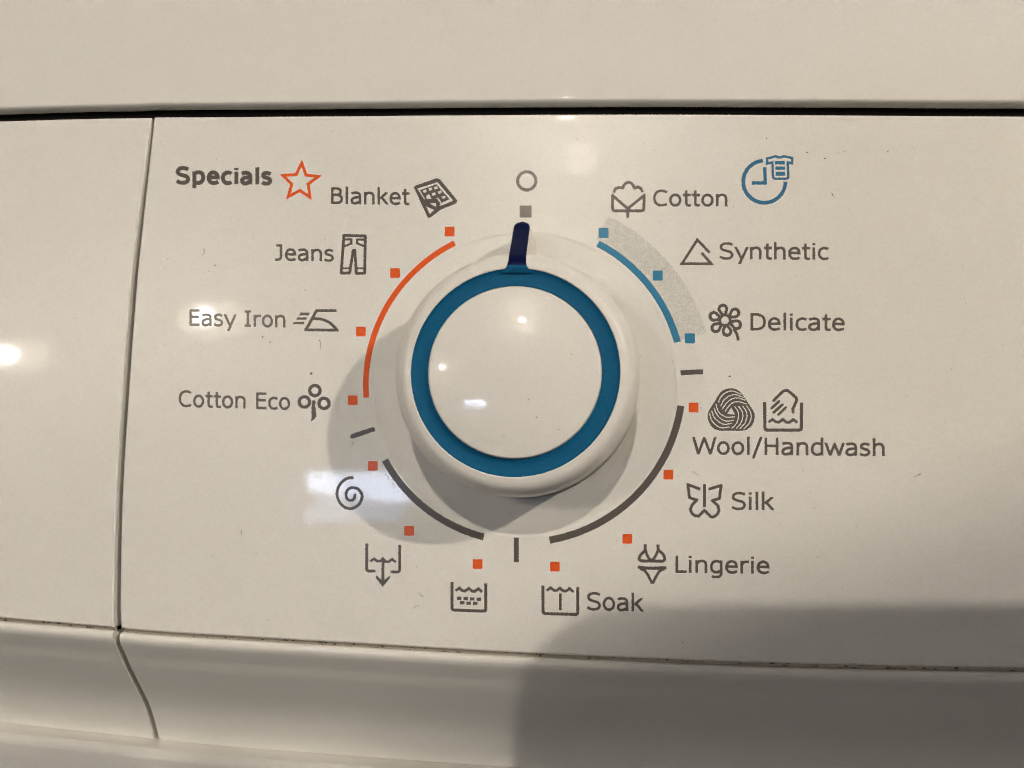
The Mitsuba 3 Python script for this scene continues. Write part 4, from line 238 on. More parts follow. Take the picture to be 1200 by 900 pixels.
"soak_icon":[[[[853,-4817],[784,-4764],[714,-4819],[676,-4771],[785,-4687],[874,-4755],[911,-4754],[1000,-4683],[1083,-4760],[1130,-4758],[1214,-4684],[1326,-4779],[1285,-4825],[1214,-4765],[1154,-4818],[1058,-4822],[996,-4764],[933,-4814]]],[[[674,-5342],[607,-5323],[585,-5266],[570,-4687],[641,-4684],[655,-5251],[661,-5267],[685,-5274],[1362,-5266],[1369,-5263],[1373,-5249],[1363,-4691],[1433,-4688],[1442,-5255],[1429,-5309],[1377,-5334]]],[[[1038,-4843],[1045,-5216],[983,-5219],[976,-4845]]]],
"lingerie_icon":[[[[2741,-3986],[2778,-3904],[2878,-3802],[2877,-3676],[2944,-3674],[2945,-3793],[2947,-3793],[2976,-3891],[2989,-3918],[3029,-3976],[3048,-3995],[3059,-3997],[3075,-3981],[3112,-3925],[3126,-3898],[3163,-3795],[3170,-3797],[3162,-3675],[3228,-3669],[3234,-3776],[3333,-3858],[3342,-3871],[3383,-3975],[3369,-4030],[3362,-4043],[3351,-4052],[3307,-4073],[3292,-4077],[2834,-4086],[2821,-4084],[2767,-4060],[2741,-4013],[2738,-3999]],[[3315,-3980],[3283,-3904],[3212,-3845],[3183,-3924],[3166,-3957],[3129,-4013],[3286,-4011],[3309,-4000]],[[2814,-4009],[2841,-4020],[2979,-4016],[2932,-3948],[2916,-3914],[2903,-3871],[2829,-3945],[2808,-3996]]],[[[2788,-4262],[2797,-4233],[2745,-4228],[2753,-4157],[2915,-4170],[3065,-4174],[3387,-4147],[3391,-4217],[3347,-4221],[3354,-4244],[3286,-4266],[3269,-4277],[3251,-4295],[3195,-4378],[3124,-4529],[3117,-4539],[3107,-4546],[3095,-4549],[3055,-4550],[3043,-4548],[3033,-4542],[2949,-4381],[2898,-4307],[2881,-4292],[2863,-4282]],[[2987,-4244],[2921,-4242],[2946,-4264],[2985,-4317],[3024,-4383],[3075,-4487],[3141,-4348],[3182,-4282],[3226,-4232],[3104,-4243]]]],
"silk_icon":[[[[4202,-2790],[4199,-2777],[4199,-2312],[4201,-2300],[4208,-2289],[4219,-2281],[4232,-2278],[4244,-2280],[4255,-2287],[4262,-2298],[4265,-2311],[4265,-2775],[4262,-2788],[4255,-2799],[4245,-2807],[4232,-2810],[4219,-2807],[4209,-2801]]],[[[3857,-2272],[3870,-2273],[4151,-2372],[4127,-2435],[3899,-2355],[3928,-2577],[4073,-2618],[4085,-2624],[4093,-2634],[4096,-2647],[4094,-2661],[4086,-2672],[3983,-2780],[3953,-2853],[3977,-2927],[4033,-2970],[4090,-2978],[4209,-2852],[4219,-2844],[4232,-2841],[4245,-2844],[4256,-2851],[4390,-2984],[4437,-2977],[4498,-2929],[4520,-2859],[4497,-2777],[4384,-2678],[4376,-2667],[4373,-2653],[4376,-2639],[4384,-2628],[4396,-2621],[4534,-2576],[4563,-2353],[4333,-2430],[4314,-2367],[4593,-2274],[4606,-2272],[4618,-2276],[4628,-2284],[4634,-2295],[4635,-2309],[4597,-2604],[4593,-2616],[4584,-2626],[4573,-2632],[4472,-2665],[4548,-2732],[4557,-2747],[4586,-2848],[4586,-2868],[4557,-2958],[4545,-2974],[4469,-3034],[4454,-3041],[4382,-3052],[4367,-3051],[4354,-3043],[4232,-2922],[4125,-3035],[4112,-3044],[4097,-3045],[4014,-3035],[3998,-3029],[3928,-2973],[3918,-2958],[3886,-2864],[3887,-2840],[3932,-2739],[4001,-2667],[3888,-2635],[3877,-2630],[3869,-2620],[3865,-2608],[3826,-2310],[3827,-2297],[3833,-2284],[3844,-2276]]]],
"wool_icon":[[[[4737,-99],[4778,-90],[4817,-86],[4857,-87],[4897,-94],[4936,-104],[4971,-119],[4999,-136],[5023,-156],[5072,-212],[5102,-252],[5300,-549],[5342,-629],[5353,-660],[5358,-689],[5357,-760],[5339,-841],[5323,-878],[5303,-912],[5279,-944],[5251,-973],[5192,-1017],[5162,-1033],[5126,-1046],[5082,-1055],[5023,-1060],[4815,-1061],[4615,-1067],[4560,-1063],[4515,-1054],[4479,-1041],[4448,-1024],[4419,-1001],[4390,-971],[4364,-935],[4323,-860],[4304,-795],[4300,-730],[4309,-669],[4336,-599],[4361,-553],[4458,-400],[4536,-260],[4585,-191],[4634,-146],[4663,-128]],[[5228,-583],[5255,-643],[5268,-704],[5268,-736],[5255,-805],[5242,-840],[5224,-874],[5199,-908],[5099,-1011],[5115,-1028],[5218,-923],[5245,-887],[5264,-849],[5278,-811],[5292,-737],[5292,-702],[5287,-668],[5266,-602],[5249,-569],[5183,-477],[5163,-492]],[[5134,-574],[5149,-601],[5168,-661],[5173,-692],[5173,-725],[5167,-761],[5141,-839],[5123,-876],[5099,-910],[5010,-1006],[5027,-1023],[5118,-925],[5143,-889],[5163,-849],[5179,-807],[5190,-766],[5197,-726],[5197,-690],[5192,-655],[5171,-590],[5155,-560],[5094,-479],[5074,-494]],[[4755,-547],[4797,-494],[4846,-447],[4873,-430],[4928,-407],[4959,-402],[4994,-403],[5035,-410],[5182,-457],[5190,-434],[5041,-386],[4996,-378],[4957,-378],[4923,-383],[4862,-408],[4832,-427],[4804,-451],[4756,-505],[4735,-533],[4684,-625],[4705,-637]],[[4641,-580],[4723,-455],[4769,-401],[4794,-378],[4822,-359],[4855,-343],[4892,-329],[4930,-321],[4969,-318],[5010,-324],[5144,-367],[5152,-343],[5015,-299],[4971,-293],[4927,-296],[4885,-305],[4846,-320],[4811,-337],[4779,-358],[4752,-384],[4682,-470],[4620,-567]],[[4653,-407],[4696,-350],[4753,-300],[4784,-281],[4854,-250],[4892,-242],[4930,-240],[4971,-249],[5105,-308],[5115,-285],[4978,-225],[4933,-215],[4889,-217],[4848,-226],[4773,-259],[4739,-280],[4679,-333],[4653,-363],[4632,-395],[4582,-497],[4603,-508]],[[5044,-576],[5060,-603],[5078,-662],[5082,-693],[5081,-726],[5075,-763],[5051,-842],[5034,-878],[5013,-911],[4933,-1002],[4951,-1018],[5032,-925],[5055,-890],[5088,-810],[5105,-728],[5106,-692],[5102,-657],[5082,-592],[5064,-562],[4998,-480],[4979,-496]],[[4553,-429],[4591,-330],[4609,-300],[4659,-242],[4689,-217],[4720,-197],[4789,-169],[4827,-163],[4867,-163],[4910,-172],[5055,-231],[5064,-208],[4917,-148],[4870,-138],[4825,-138],[4784,-145],[4745,-158],[4709,-175],[4675,-197],[4614,-254],[4589,-286],[4570,-318],[4530,-420]],[[4890,-504],[4956,-588],[4970,-617],[4979,-649],[4984,-683],[4982,-754],[4964,-826],[4932,-893],[4911,-921],[4832,-997],[4848,-1014],[4929,-937],[4952,-906],[4986,-834],[5006,-757],[5008,-681],[5003,-643],[4993,-608],[4976,-575],[4909,-489]],[[4499,-555],[4526,-617],[4565,-671],[4591,-695],[4657,-738],[4695,-755],[4737,-766],[4781,-768],[4919,-750],[4916,-725],[4781,-743],[4741,-742],[4704,-732],[4668,-716],[4635,-696],[4583,-654],[4547,-604],[4522,-548],[4502,-449],[4478,-455]],[[4918,-692],[4876,-611],[4835,-530],[4739,-676]],[[4456,-615],[4486,-681],[4533,-745],[4591,-799],[4653,-838],[4687,-851],[4725,-858],[4766,-856],[4894,-828],[4889,-804],[4764,-832],[4727,-833],[4694,-827],[4663,-815],[4606,-779],[4578,-756],[4527,-698],[4491,-637],[4457,-540],[4434,-549]],[[4417,-726],[4435,-760],[4457,-791],[4483,-819],[4511,-843],[4569,-887],[4600,-906],[4635,-922],[4673,-930],[4717,-929],[4855,-900],[4851,-876],[4715,-905],[4676,-906],[4643,-898],[4612,-884],[4583,-866],[4500,-800],[4455,-747],[4440,-715],[4405,-607],[4382,-615]],[[4357,-777],[4370,-812],[4388,-845],[4434,-906],[4494,-956],[4528,-979],[4566,-998],[4609,-1010],[4655,-1011],[4804,-986],[4800,-962],[4655,-986],[4613,-985],[4575,-975],[4540,-958],[4508,-936],[4452,-888],[4409,-832],[4392,-801],[4380,-769],[4357,-661],[4333,-667]]]],
"hand_wash_icon":[[[[5984,-189],[5806,-373],[5796,-381],[5783,-384],[5770,-381],[5760,-374],[5753,-363],[5750,-351],[5753,-337],[5760,-326],[5940,-139],[5981,-104],[6019,-88],[6065,-81],[6091,-84],[6118,-93],[6165,-126],[6285,-233],[6305,-258],[6317,-282],[6323,-306],[6321,-344],[6312,-375],[6243,-531],[6240,-600],[6238,-613],[6231,-625],[6220,-632],[6207,-635],[6195,-633],[6184,-626],[6177,-615],[6175,-602],[6174,-563],[6178,-519],[6187,-492],[6242,-371],[6256,-334],[6255,-307],[6236,-280],[6104,-163],[6088,-154],[6061,-149],[6017,-160]]],[[[5708,-538],[5706,-526],[5709,-513],[5716,-503],[5873,-350],[5883,-343],[5895,-341],[5907,-344],[5917,-351],[5924,-362],[5926,-374],[5923,-387],[5916,-397],[5759,-549],[5748,-556],[5736,-559],[5724,-556],[5714,-549]]],[[[5751,-634],[5749,-622],[5752,-609],[5760,-599],[5951,-420],[5962,-413],[5974,-411],[5986,-414],[5996,-422],[6002,-432],[6003,-445],[6000,-457],[5993,-468],[5802,-646],[5791,-653],[5779,-655],[5767,-652],[5757,-645]]],[[[5859,-666],[5868,-645],[6027,-486],[6037,-480],[6048,-477],[6059,-480],[6068,-486],[6074,-496],[6076,-507],[6067,-528],[5908,-687],[5898,-694],[5887,-696],[5876,-694],[5867,-687],[5861,-677]]],[[[6343,-1050],[5632,-1066],[5563,-1040],[5544,-977],[5544,-393],[5616,-392],[5616,-964],[5622,-983],[5646,-992],[6332,-977],[6348,-970],[6354,-954],[6363,-391],[6434,-390],[6425,-965],[6405,-1026]]],[[[5982,-817],[5901,-879],[5817,-872],[5753,-820],[5683,-873],[5648,-823],[5756,-742],[5842,-812],[5884,-815],[5986,-737],[6068,-813],[6121,-812],[6210,-732],[6324,-820],[6287,-870],[6211,-812],[6143,-873],[6044,-875]]]],
"delicate_icon":[[[[4545,1821],[4564,1847],[4589,1867],[4619,1880],[4650,1885],[4682,1881],[4711,1868],[4736,1849],[4756,1823],[4768,1792],[4772,1760],[4768,1727],[4741,1637],[4768,1625],[4820,1732],[4840,1758],[4865,1778],[4894,1791],[4926,1796],[4957,1792],[4986,1779],[5011,1760],[5031,1734],[5043,1704],[5047,1671],[5042,1639],[5030,1608],[5011,1582],[4986,1562],[4956,1549],[4838,1528],[4841,1502],[4963,1516],[4995,1512],[5024,1499],[5049,1480],[5068,1454],[5080,1424],[5084,1391],[5080,1359],[5068,1329],[5048,1303],[5023,1282],[4994,1270],[4954,1266],[4992,1190],[5004,1151],[5029,1033],[4966,1017],[4942,1132],[4932,1165],[4919,1194],[4871,1279],[4890,1291],[4877,1301],[4798,1390],[4785,1378],[4849,1292],[4861,1262],[4865,1229],[4860,1197],[4848,1167],[4829,1141],[4804,1121],[4774,1108],[4743,1103],[4712,1107],[4683,1119],[4657,1139],[4638,1164],[4626,1195],[4622,1227],[4626,1259],[4653,1351],[4636,1358],[4590,1251],[4571,1224],[4546,1204],[4517,1191],[4485,1187],[4454,1191],[4424,1203],[4399,1223],[4380,1248],[4368,1278],[4363,1311],[4368,1343],[4380,1374],[4399,1400],[4424,1420],[4454,1433],[4556,1458],[4552,1475],[4440,1460],[4408,1464],[4379,1476],[4354,1496],[4334,1522],[4322,1552],[4318,1585],[4322,1617],[4334,1648],[4354,1674],[4379,1694],[4409,1707],[4440,1712],[4472,1707],[4501,1695],[4526,1675],[4596,1601],[4606,1611],[4545,1695],[4532,1725],[4528,1758],[4533,1790]],[[4875,1434],[4867,1428],[4868,1418],[4919,1353],[4936,1341],[4957,1337],[4978,1341],[4995,1353],[5007,1372],[5011,1393],[5007,1414],[4995,1433],[4978,1444],[4957,1449]],[[4899,1718],[4882,1705],[4870,1687],[4840,1616],[4841,1608],[4846,1603],[4941,1614],[4958,1627],[4970,1645],[4974,1667],[4970,1688],[4958,1706],[4941,1718],[4920,1722]],[[4726,1333],[4717,1326],[4692,1256],[4688,1234],[4692,1213],[4704,1195],[4721,1183],[4742,1179],[4763,1183],[4780,1196],[4792,1214],[4796,1235],[4792,1257],[4781,1275],[4734,1330]],[[4784,1503],[4774,1537],[4752,1564],[4722,1580],[4688,1583],[4655,1573],[4628,1550],[4612,1519],[4609,1483],[4619,1449],[4640,1422],[4671,1406],[4705,1403],[4737,1413],[4764,1436],[4780,1467]],[[4651,1808],[4631,1804],[4613,1792],[4601,1773],[4597,1752],[4601,1730],[4613,1712],[4659,1656],[4668,1653],[4676,1660],[4701,1731],[4706,1753],[4702,1774],[4690,1792],[4672,1804]],[[4556,1385],[4469,1368],[4452,1356],[4440,1337],[4436,1316],[4440,1294],[4452,1276],[4469,1264],[4490,1260],[4511,1265],[4529,1277],[4540,1295],[4567,1371],[4565,1381]],[[4425,1635],[4408,1623],[4396,1605],[4392,1583],[4396,1561],[4408,1543],[4425,1531],[4446,1527],[4530,1544],[4536,1548],[4537,1560],[4485,1624],[4467,1636],[4446,1640]]]],
"synthetic_icon":[[[[4059,3455],[4368,3119],[4323,3074],[4069,3349],[3768,2861],[4315,2863],[4140,3068],[4187,3111],[4454,2798],[3653,2796]]]],
"cotton_icon":[[[[2830,4531],[2857,4497],[2857,4467],[2849,4150],[2832,4093],[2781,4070],[2472,4071],[2470,3937],[2403,3939],[2405,4071],[2125,4072],[2073,4089],[2045,4142],[2040,4471],[2036,4475],[2036,4488],[2074,4533],[2439,4203],[2826,4531]],[[2780,4162],[2785,4406],[2475,4143],[2766,4142],[2775,4146]],[[2136,4144],[2225,4144],[2403,4143],[2111,4407],[2115,4160],[2121,4149]]],[[[2164,4618],[2134,4538],[2071,4565],[2106,4657],[2113,4667],[2122,4675],[2196,4712],[2215,4715],[2294,4705],[2302,4738],[2310,4753],[2360,4809],[2375,4818],[2442,4839],[2461,4839],[2538,4812],[2593,4742],[2609,4701],[2671,4721],[2685,4722],[2698,4718],[2766,4675],[2780,4657],[2811,4568],[2749,4545],[2721,4622],[2677,4650],[2598,4624],[2585,4623],[2573,4627],[2562,4635],[2556,4647],[2537,4704],[2500,4754],[2452,4769],[2404,4754],[2365,4711],[2352,4657],[2338,4637],[2327,4632],[2315,4632],[2217,4645]]]],
"timer_clock_icon":[[[[5322,4812],[5589,4812],[5580,5150],[5661,5152],[5671,4727],[5322,4726]]],[[[5512,5346],[5574,5355],[5584,5264],[5530,5257],[5479,5244],[5430,5224],[5383,5198],[5340,5167],[5300,5131],[5265,5090],[5235,5044],[5210,4995],[5191,4944],[5177,4890],[5170,4835],[5169,4780],[5175,4725],[5186,4671],[5204,4619],[5227,4569],[5255,4523],[5289,4481],[5327,4443],[5369,4410],[5414,4383],[5463,4362],[5513,4347],[5564,4338],[5616,4336],[5668,4340],[5719,4351],[5769,4368],[5816,4391],[5861,4420],[5901,4455],[5938,4494],[5970,4537],[5997,4584],[6019,4634],[6034,4687],[6044,4741],[6048,4799],[6133,4793],[6129,4727],[6118,4668],[6100,4605],[6072,4540],[6042,4488],[6004,4436],[5957,4386],[5908,4345],[5859,4313],[5798,4283],[5738,4263],[5682,4251],[5620,4246],[5558,4248],[5491,4259],[5431,4277],[5379,4301],[5320,4336],[5270,4375],[5224,4421],[5184,4471],[5153,4522],[5123,4586],[5102,4649],[5090,4708],[5083,4774],[5084,4840],[5093,4911],[5109,4975],[5130,5032],[5163,5095],[5199,5149],[5238,5194],[5289,5241],[5336,5276],[5392,5306],[5451,5330]]]],
"timer_shirt_icon":[[[[5856,5218],[5857,5301],[6082,5299],[6082,5216]]],[[[5646,5199],[5647,5380],[5879,5449],[5928,5418],[6005,5417],[6054,5446],[6285,5386],[6272,5204],[6175,5227],[6184,4906],[6164,4859],[6116,4840],[5845,4841],[5796,4863],[5780,4917],[5769,5231]],[[6019,5359],[5913,5360],[5871,5386],[5702,5336],[5701,5273],[5822,5304],[5834,4927],[5841,4906],[5856,4899],[6106,4898],[6123,4905],[6129,4918],[6119,5301],[6222,5275],[6227,5342],[6061,5385]]],[[[5863,5087],[5864,5165],[6088,5164],[6087,5085]]],[[[5867,4942],[5868,5036],[6089,5034],[6088,4940]]]],
"off_circle":[[[[270,4906],[276,4854],[273,4802],[259,4753],[236,4707],[205,4667],[167,4634],[123,4610],[75,4595],[24,4590],[-26,4596],[-75,4611],[-120,4636],[-160,4669],[-193,4709],[-218,4756],[-234,4806],[-241,4858],[-237,4910],[-223,4959],[-201,5005],[-169,5046],[-131,5079],[-87,5103],[-38,5118],[12,5122],[63,5117],[112,5101],[157,5076],[197,5043],[230,5002],[255,4956]],[[197,4818],[200,4855],[195,4891],[184,4926],[167,4959],[144,4987],[116,5011],[84,5028],[49,5039],[14,5043],[-21,5040],[-55,5029],[-86,5012],[-113,4989],[-135,4961],[-151,4929],[-161,4894],[-163,4857],[-159,4821],[-148,4785],[-130,4753],[-107,4725],[-79,4701],[-47,4684],[-13,4673],[22,4669],[58,4673],[92,4683],[122,4700],[149,4723],[171,4751],[187,4783]]]],
"off_square":[[[[124,4242],[136,4238],[146,4229],[149,4217],[155,3972],[152,3960],[143,3951],[131,3947],[-108,3948],[-120,3951],[-129,3960],[-133,3973],[-139,4218],[-136,4230],[-127,4239],[-114,4243]]]],
"orange_square":[[[[-1730,3723],[-1717,3719],[-1708,3710],[-1704,3697],[-1698,3507],[-1701,3495],[-1710,3485],[-1722,3482],[-1910,3482],[-1922,3485],[-1932,3495],[-1935,3507],[-1942,3698],[-1939,3710],[-1930,3720],[-1918,3723]]]],
"orange_square_001":[[[[-3031,2698],[-3019,2695],[-3009,2685],[-3005,2673],[-2998,2484],[-3001,2471],[-3009,2462],[-3022,2458],[-3211,2457],[-3223,2461],[-3233,2470],[-3237,2483],[-3245,2672],[-3242,2685],[-3233,2694],[-3220,2697]]]],
"orange_square_002":[[[[-3810,1259],[-3798,1256],[-3788,1247],[-3784,1234],[-3776,1047],[-3779,1035],[-3788,1026],[-3800,1022],[-3989,1020],[-4001,1023],[-4011,1032],[-4015,1045],[-4023,1232],[-4021,1244],[-4012,1253],[-3999,1257]]]],
"orange_square_003":[[[[-3935,-404],[-3922,-407],[-3913,-416],[-3909,-428],[-3900,-612],[-3903,-624],[-3912,-633],[-3924,-637],[-4111,-640],[-4124,-637],[-4134,-629],[-4138,-616],[-4146,-432],[-4143,-420],[-4135,-411],[-4122,-407]]]],
"orange_square_004":[[[[-3380,-1953],[-3368,-1956],[-3358,-1965],[-3355,-1977],[-3347,-2157],[-3350,-2169],[-3358,-2178],[-3371,-2181],[-3555,-2186],[-3568,-2183],[-3577,-2175],[-3581,-2163],[-3589,-1982],[-3586,-1970],[-3578,-1961],[-3565,-1958]]]],
"orange_square_005":[[[[-2454,-3437],[-2442,-3440],[-2433,-3448],[-2429,-3460],[-2422,-3637],[-2425,-3648],[-2434,-3657],[-2446,-3661],[-2627,-3667],[-2640,-3664],[-2649,-3656],[-2653,-3644],[-2659,-3467],[-2657,-3455],[-2648,-3446],[-2636,-3443]]]],
"orange_square_006":[[[[-822,-4143],[-810,-4146],[-801,-4154],[-798,-4166],[-793,-4340],[-796,-4351],[-804,-4360],[-816,-4364],[-994,-4370],[-1006,-4367],[-1015,-4359],[-1019,-4348],[-1024,-4174],[-1021,-4162],[-1013,-4153],[-1001,-4150]]]],
"orange_square_007":[[[[957,-4138],[969,-4141],[978,-4149],[981,-4160],[984,-4333],[981,-4344],[973,-4353],[961,-4356],[786,-4363],[774,-4360],[766,-4352],[762,-4341],[759,-4168],[762,-4157],[770,-4148],[782,-4144]]]],
"orange_square_008":[[[[2593,-3459],[2604,-3461],[2613,-3470],[2616,-3481],[2618,-3653],[2615,-3665],[2606,-3674],[2595,-3677],[2422,-3683],[2410,-3680],[2402,-3672],[2398,-3661],[2396,-3488],[2399,-3477],[2408,-3468],[2419,-3464]]]],
"orange_square_009":[[[[3506,-1982],[3518,-1984],[3526,-1993],[3529,-2004],[3530,-2179],[3527,-2190],[3519,-2199],[3507,-2203],[3334,-2207],[3323,-2204],[3314,-2196],[3311,-2185],[3310,-2010],[3313,-1998],[3321,-1990],[3333,-1986]]]],
"orange_square_010":[[[[4072,-432],[4084,-434],[4092,-443],[4095,-455],[4095,-632],[4092,-643],[4084,-652],[4072,-656],[3899,-659],[3887,-656],[3879,-648],[3876,-636],[3875,-459],[3878,-447],[3887,-438],[3898,-435]]]],
"blue_square":[[[[1968,3691],[1980,3688],[1989,3679],[1992,3666],[1995,3471],[1992,3459],[1983,3450],[1971,3446],[1782,3446],[1770,3450],[1761,3459],[1757,3471],[1754,3667],[1758,3679],[1766,3688],[1778,3692]]]],
"blue_square_001":[[[[3244,2663],[3256,2660],[3265,2651],[3268,2638],[3269,2447],[3266,2434],[3258,2425],[3246,2422],[3060,2421],[3048,2424],[3039,2433],[3036,2446],[3035,2638],[3038,2650],[3046,2659],[3058,2662]]]],
"blue_square_002":[[[[3990,1181],[4002,1178],[4010,1170],[4013,1158],[4014,970],[4011,958],[4002,949],[3990,945],[3807,943],[3796,946],[3787,955],[3784,967],[3783,1155],[3786,1167],[3795,1176],[3807,1179]]]],
"tick_mark":[[[[29,-3624],[42,-4180],[-72,-4184],[-86,-3628]]]],
"tick_mark_001":[[[[3687,311],[4198,346],[4198,231],[3696,195]]]],
"tick_mark_002":[[[[-3484,-1262],[-3968,-1435],[-3990,-1438],[-4012,-1433],[-4031,-1420],[-4043,-1401],[-4047,-1379],[-4042,-1357],[-4029,-1340],[-4010,-1328],[-3526,-1156],[-3503,-1152],[-3481,-1158],[-3463,-1171],[-3451,-1190],[-3447,-1212],[-3452,-1233],[-3465,-1251]]]],
"orange_arc":[[[[-1719,3383],[-1824,3328],[-1928,3269],[-2029,3207],[-2129,3142],[-2226,3073],[-2321,3002],[-2414,2928],[-2505,2851],[-2593,2771],[-2679,2688],[-2762,2603],[-2842,2515],[-2919,2425],[-2994,2332],[-3066,2237],[-3134,2140],[-3200,2040],[-3262,1939],[-3321,1836],[-3377,1731],[-3430,1624],[-3479,1516],[-3525,1406],[-3567,1295],[-3606,1182],[-3641,1069],[-3673,954],[-3701,838],[-3726,722],[-3746,605],[-3764,487],[-3777,369],[-3787,250],[-3793,131],[-3795,13],[-3794,-106],[-3788,-225],[-3779,-344],[-3767,-462],[-3628,-445],[-3640,-331],[-3649,-217],[-3654,-103],[-3655,12],[-3653,127],[-3647,241],[-3638,355],[-3625,469],[-3608,583],[-3588,695],[-3565,808],[-3538,919],[-3507,1029],[-3473,1139],[-3436,1247],[-3395,1354],[-3351,1460],[-3303,1564],[-3253,1667],[-3199,1768],[-3142,1868],[-3082,1965],[-3019,2061],[-2953,2154],[-2884,2246],[-2812,2335],[-2737,2422],[-2660,2507],[-2580,2589],[-2497,2669],[-2413,2746],[-2325,2820],[-2236,2891],[-2144,2960],[-2050,3026],[-1954,3089],[-1857,3148],[-1757,3205],[-1656,3259]]]],
"blue_arc":[[[[3689,991],[3667,1069],[3644,1146],[3619,1223],[3592,1299],[3564,1374],[3534,1449],[3503,1524],[3470,1597],[3436,1670],[3399,1742],[3362,1814],[3323,1884],[3282,1954],[3240,2023],[3197,2091],[3152,2158],[3106,2224],[3058,2289],[3009,2353],[2959,2416],[2907,2478],[2854,2539],[2800,2599],[2744,2657],[2687,2715],[2629,2771],[2570,2826],[2510,2880],[2449,2932],[2386,2983],[2323,3033],[2258,3081],[2193,3128],[2126,3174],[2058,3218],[1990,3261],[1921,3302],[1851,3342],[1780,3380],[1705,3239],[1773,3202],[1840,3164],[1907,3124],[1972,3083],[2037,3041],[2101,2997],[2164,2952],[2225,2906],[2286,2858],[2346,2809],[2405,2759],[2463,2708],[2519,2655],[2575,2601],[2629,2546],[2682,2490],[2734,2433],[2785,2375],[2835,2315],[2883,2255],[2930,2193],[2976,2131],[3020,2068],[3063,2003],[3105,1938],[3145,1872],[3184,1806],[3221,1738],[3257,1669],[3292,1600],[3325,1530],[3356,1460],[3386,1389],[3415,1317],[3442,1244],[3467,1171],[3491,1098],[3514,1024],[3535,949]]]],
"grey_arc":[[[[752,-3735],[870,-3709],[987,-3680],[1103,-3647],[1218,-3610],[1332,-3570],[1444,-3526],[1555,-3478],[1665,-3427],[1772,-3373],[1878,-3315],[1982,-3254],[2084,-3189],[2184,-3122],[2282,-3051],[2377,-2977],[2471,-2900],[2561,-2821],[2649,-2738],[2735,-2653],[2817,-2565],[2897,-2475],[2974,-2382],[3048,-2286],[3119,-2189],[3186,-2089],[3251,-1987],[3312,-1883],[3370,-1777],[3425,-1669],[3476,-1560],[3524,-1449],[3568,-1337],[3608,-1223],[3645,-1108],[3678,-992],[3708,-875],[3734,-758],[3756,-639],[3774,-520],[3616,-498],[3598,-612],[3577,-726],[3552,-839],[3524,-951],[3492,-1062],[3457,-1172],[3418,-1281],[3376,-1388],[3330,-1495],[3281,-1599],[3229,-1702],[3173,-1804],[3114,-1903],[3053,-2001],[2988,-2097],[2920,-2190],[2849,-2282],[2775,-2371],[2699,-2457],[2620,-2542],[2538,-2623],[2454,-2702],[2367,-2779],[2278,-2852],[2186,-2923],[2092,-2991],[1997,-3055],[1899,-3117],[1799,-3176],[1698,-3231],[1595,-3283],[1490,-3332],[1384,-3378],[1276,-3420],[1167,-3458],[1057,-3494],[946,-3525],[834,-3554],[721,-3578]]]],
"grey_arc_001":[[[[-3253,-1965],[-3211,-2032],[-3168,-2099],[-3123,-2165],[-3077,-2230],[-3030,-2293],[-2981,-2356],[-2931,-2418],[-2880,-2479],[-2828,-2538],[-2774,-2597],[-2719,-2654],[-2663,-2710],[-2606,-2766],[-2548,-2819],[-2488,-2872],[-2428,-2923],[-2366,-2973],[-2303,-3022],[-2240,-3070],[-2175,-3116],[-2110,-3161],[-2043,-3204],[-1976,-3246],[-1907,-3287],[-1838,-3326],[-1768,-3363],[-1698,-3400],[-1626,-3434],[-1554,-3468],[-1482,-3499],[-1408,-3529],[-1334,-3558],[-1259,-3585],[-1184,-3611],[-1108,-3635],[-1032,-3657],[-956,-3678],[-879,-3697],[-801,-3715],[-767,-3558],[-842,-3541],[-915,-3523],[-989,-3503],[-1062,-3482],[-1134,-3459],[-1206,-3434],[-1278,-3408],[-1349,-3381],[-1419,-3352],[-1489,-3322],[-1558,-3290],[-1626,-3256],[-1694,-3222],[-1761,-3186],[-1827,-3148],[-1893,-3109],[-1957,-3069],[-2021,-3028],[-2084,-2985],[-2146,-2940],[-2206,-2895],[-2267,-2848],[-2326,-2800],[-2384,-2751],[-2440,-2701],[-2496,-2649],[-2551,-2596],[-2605,-2542],[-2657,-2487],[-2709,-2431],[-2759,-2374],[-2808,-2316],[-2856,-2257],[-2902,-2197],[-2948,-2136],[-2992,-2074],[-3034,-2011],[-3076,-1947],[-3116,-1882]]]],
"stippled_band":[[[[4282,1190],[4255,1282],[4226,1373],[4196,1464],[4164,1553],[4129,1643],[4093,1731],[4055,1818],[4015,1905],[3973,1991],[3929,2076],[3884,2160],[3836,2243],[3787,2325],[3736,2406],[3684,2485],[3630,2564],[3574,2641],[3516,2718],[3457,2793],[3396,2866],[3334,2939],[3270,3010],[3204,3079],[3137,3147],[3069,3214],[2999,3279],[2928,3343],[2855,3405],[2782,3466],[2706,3525],[2630,3582],[2552,3638],[2474,3692],[2394,3744],[2313,3795],[2231,3843],[2147,3891],[2063,3936],[1978,3979],[1701,3421],[1774,3383],[1846,3344],[1917,3304],[1988,3262],[2058,3218],[2126,3173],[2194,3127],[2261,3079],[2326,3030],[2391,2979],[2455,2927],[2517,2874],[2578,2819],[2638,2763],[2697,2705],[2754,2647],[2811,2587],[2866,2526],[2919,2464],[2971,2401],[3022,2336],[3072,2271],[3120,2204],[3167,2137],[3212,2068],[3256,1998],[3298,1928],[3338,1857],[3378,1785],[3415,1712],[3451,1638],[3486,1563],[3518,1488],[3549,1412],[3579,1335],[3607,1258],[3633,1180],[3658,1102],[3680,1023]]]]}'''

# ------------------------------------------------------------------ the washing machine's front
WM = "washing_machine"
labels[WM] = {"label": "white washing machine front with a round blue-ringed programme dial and printed wash symbols", "category": "washing machine"}

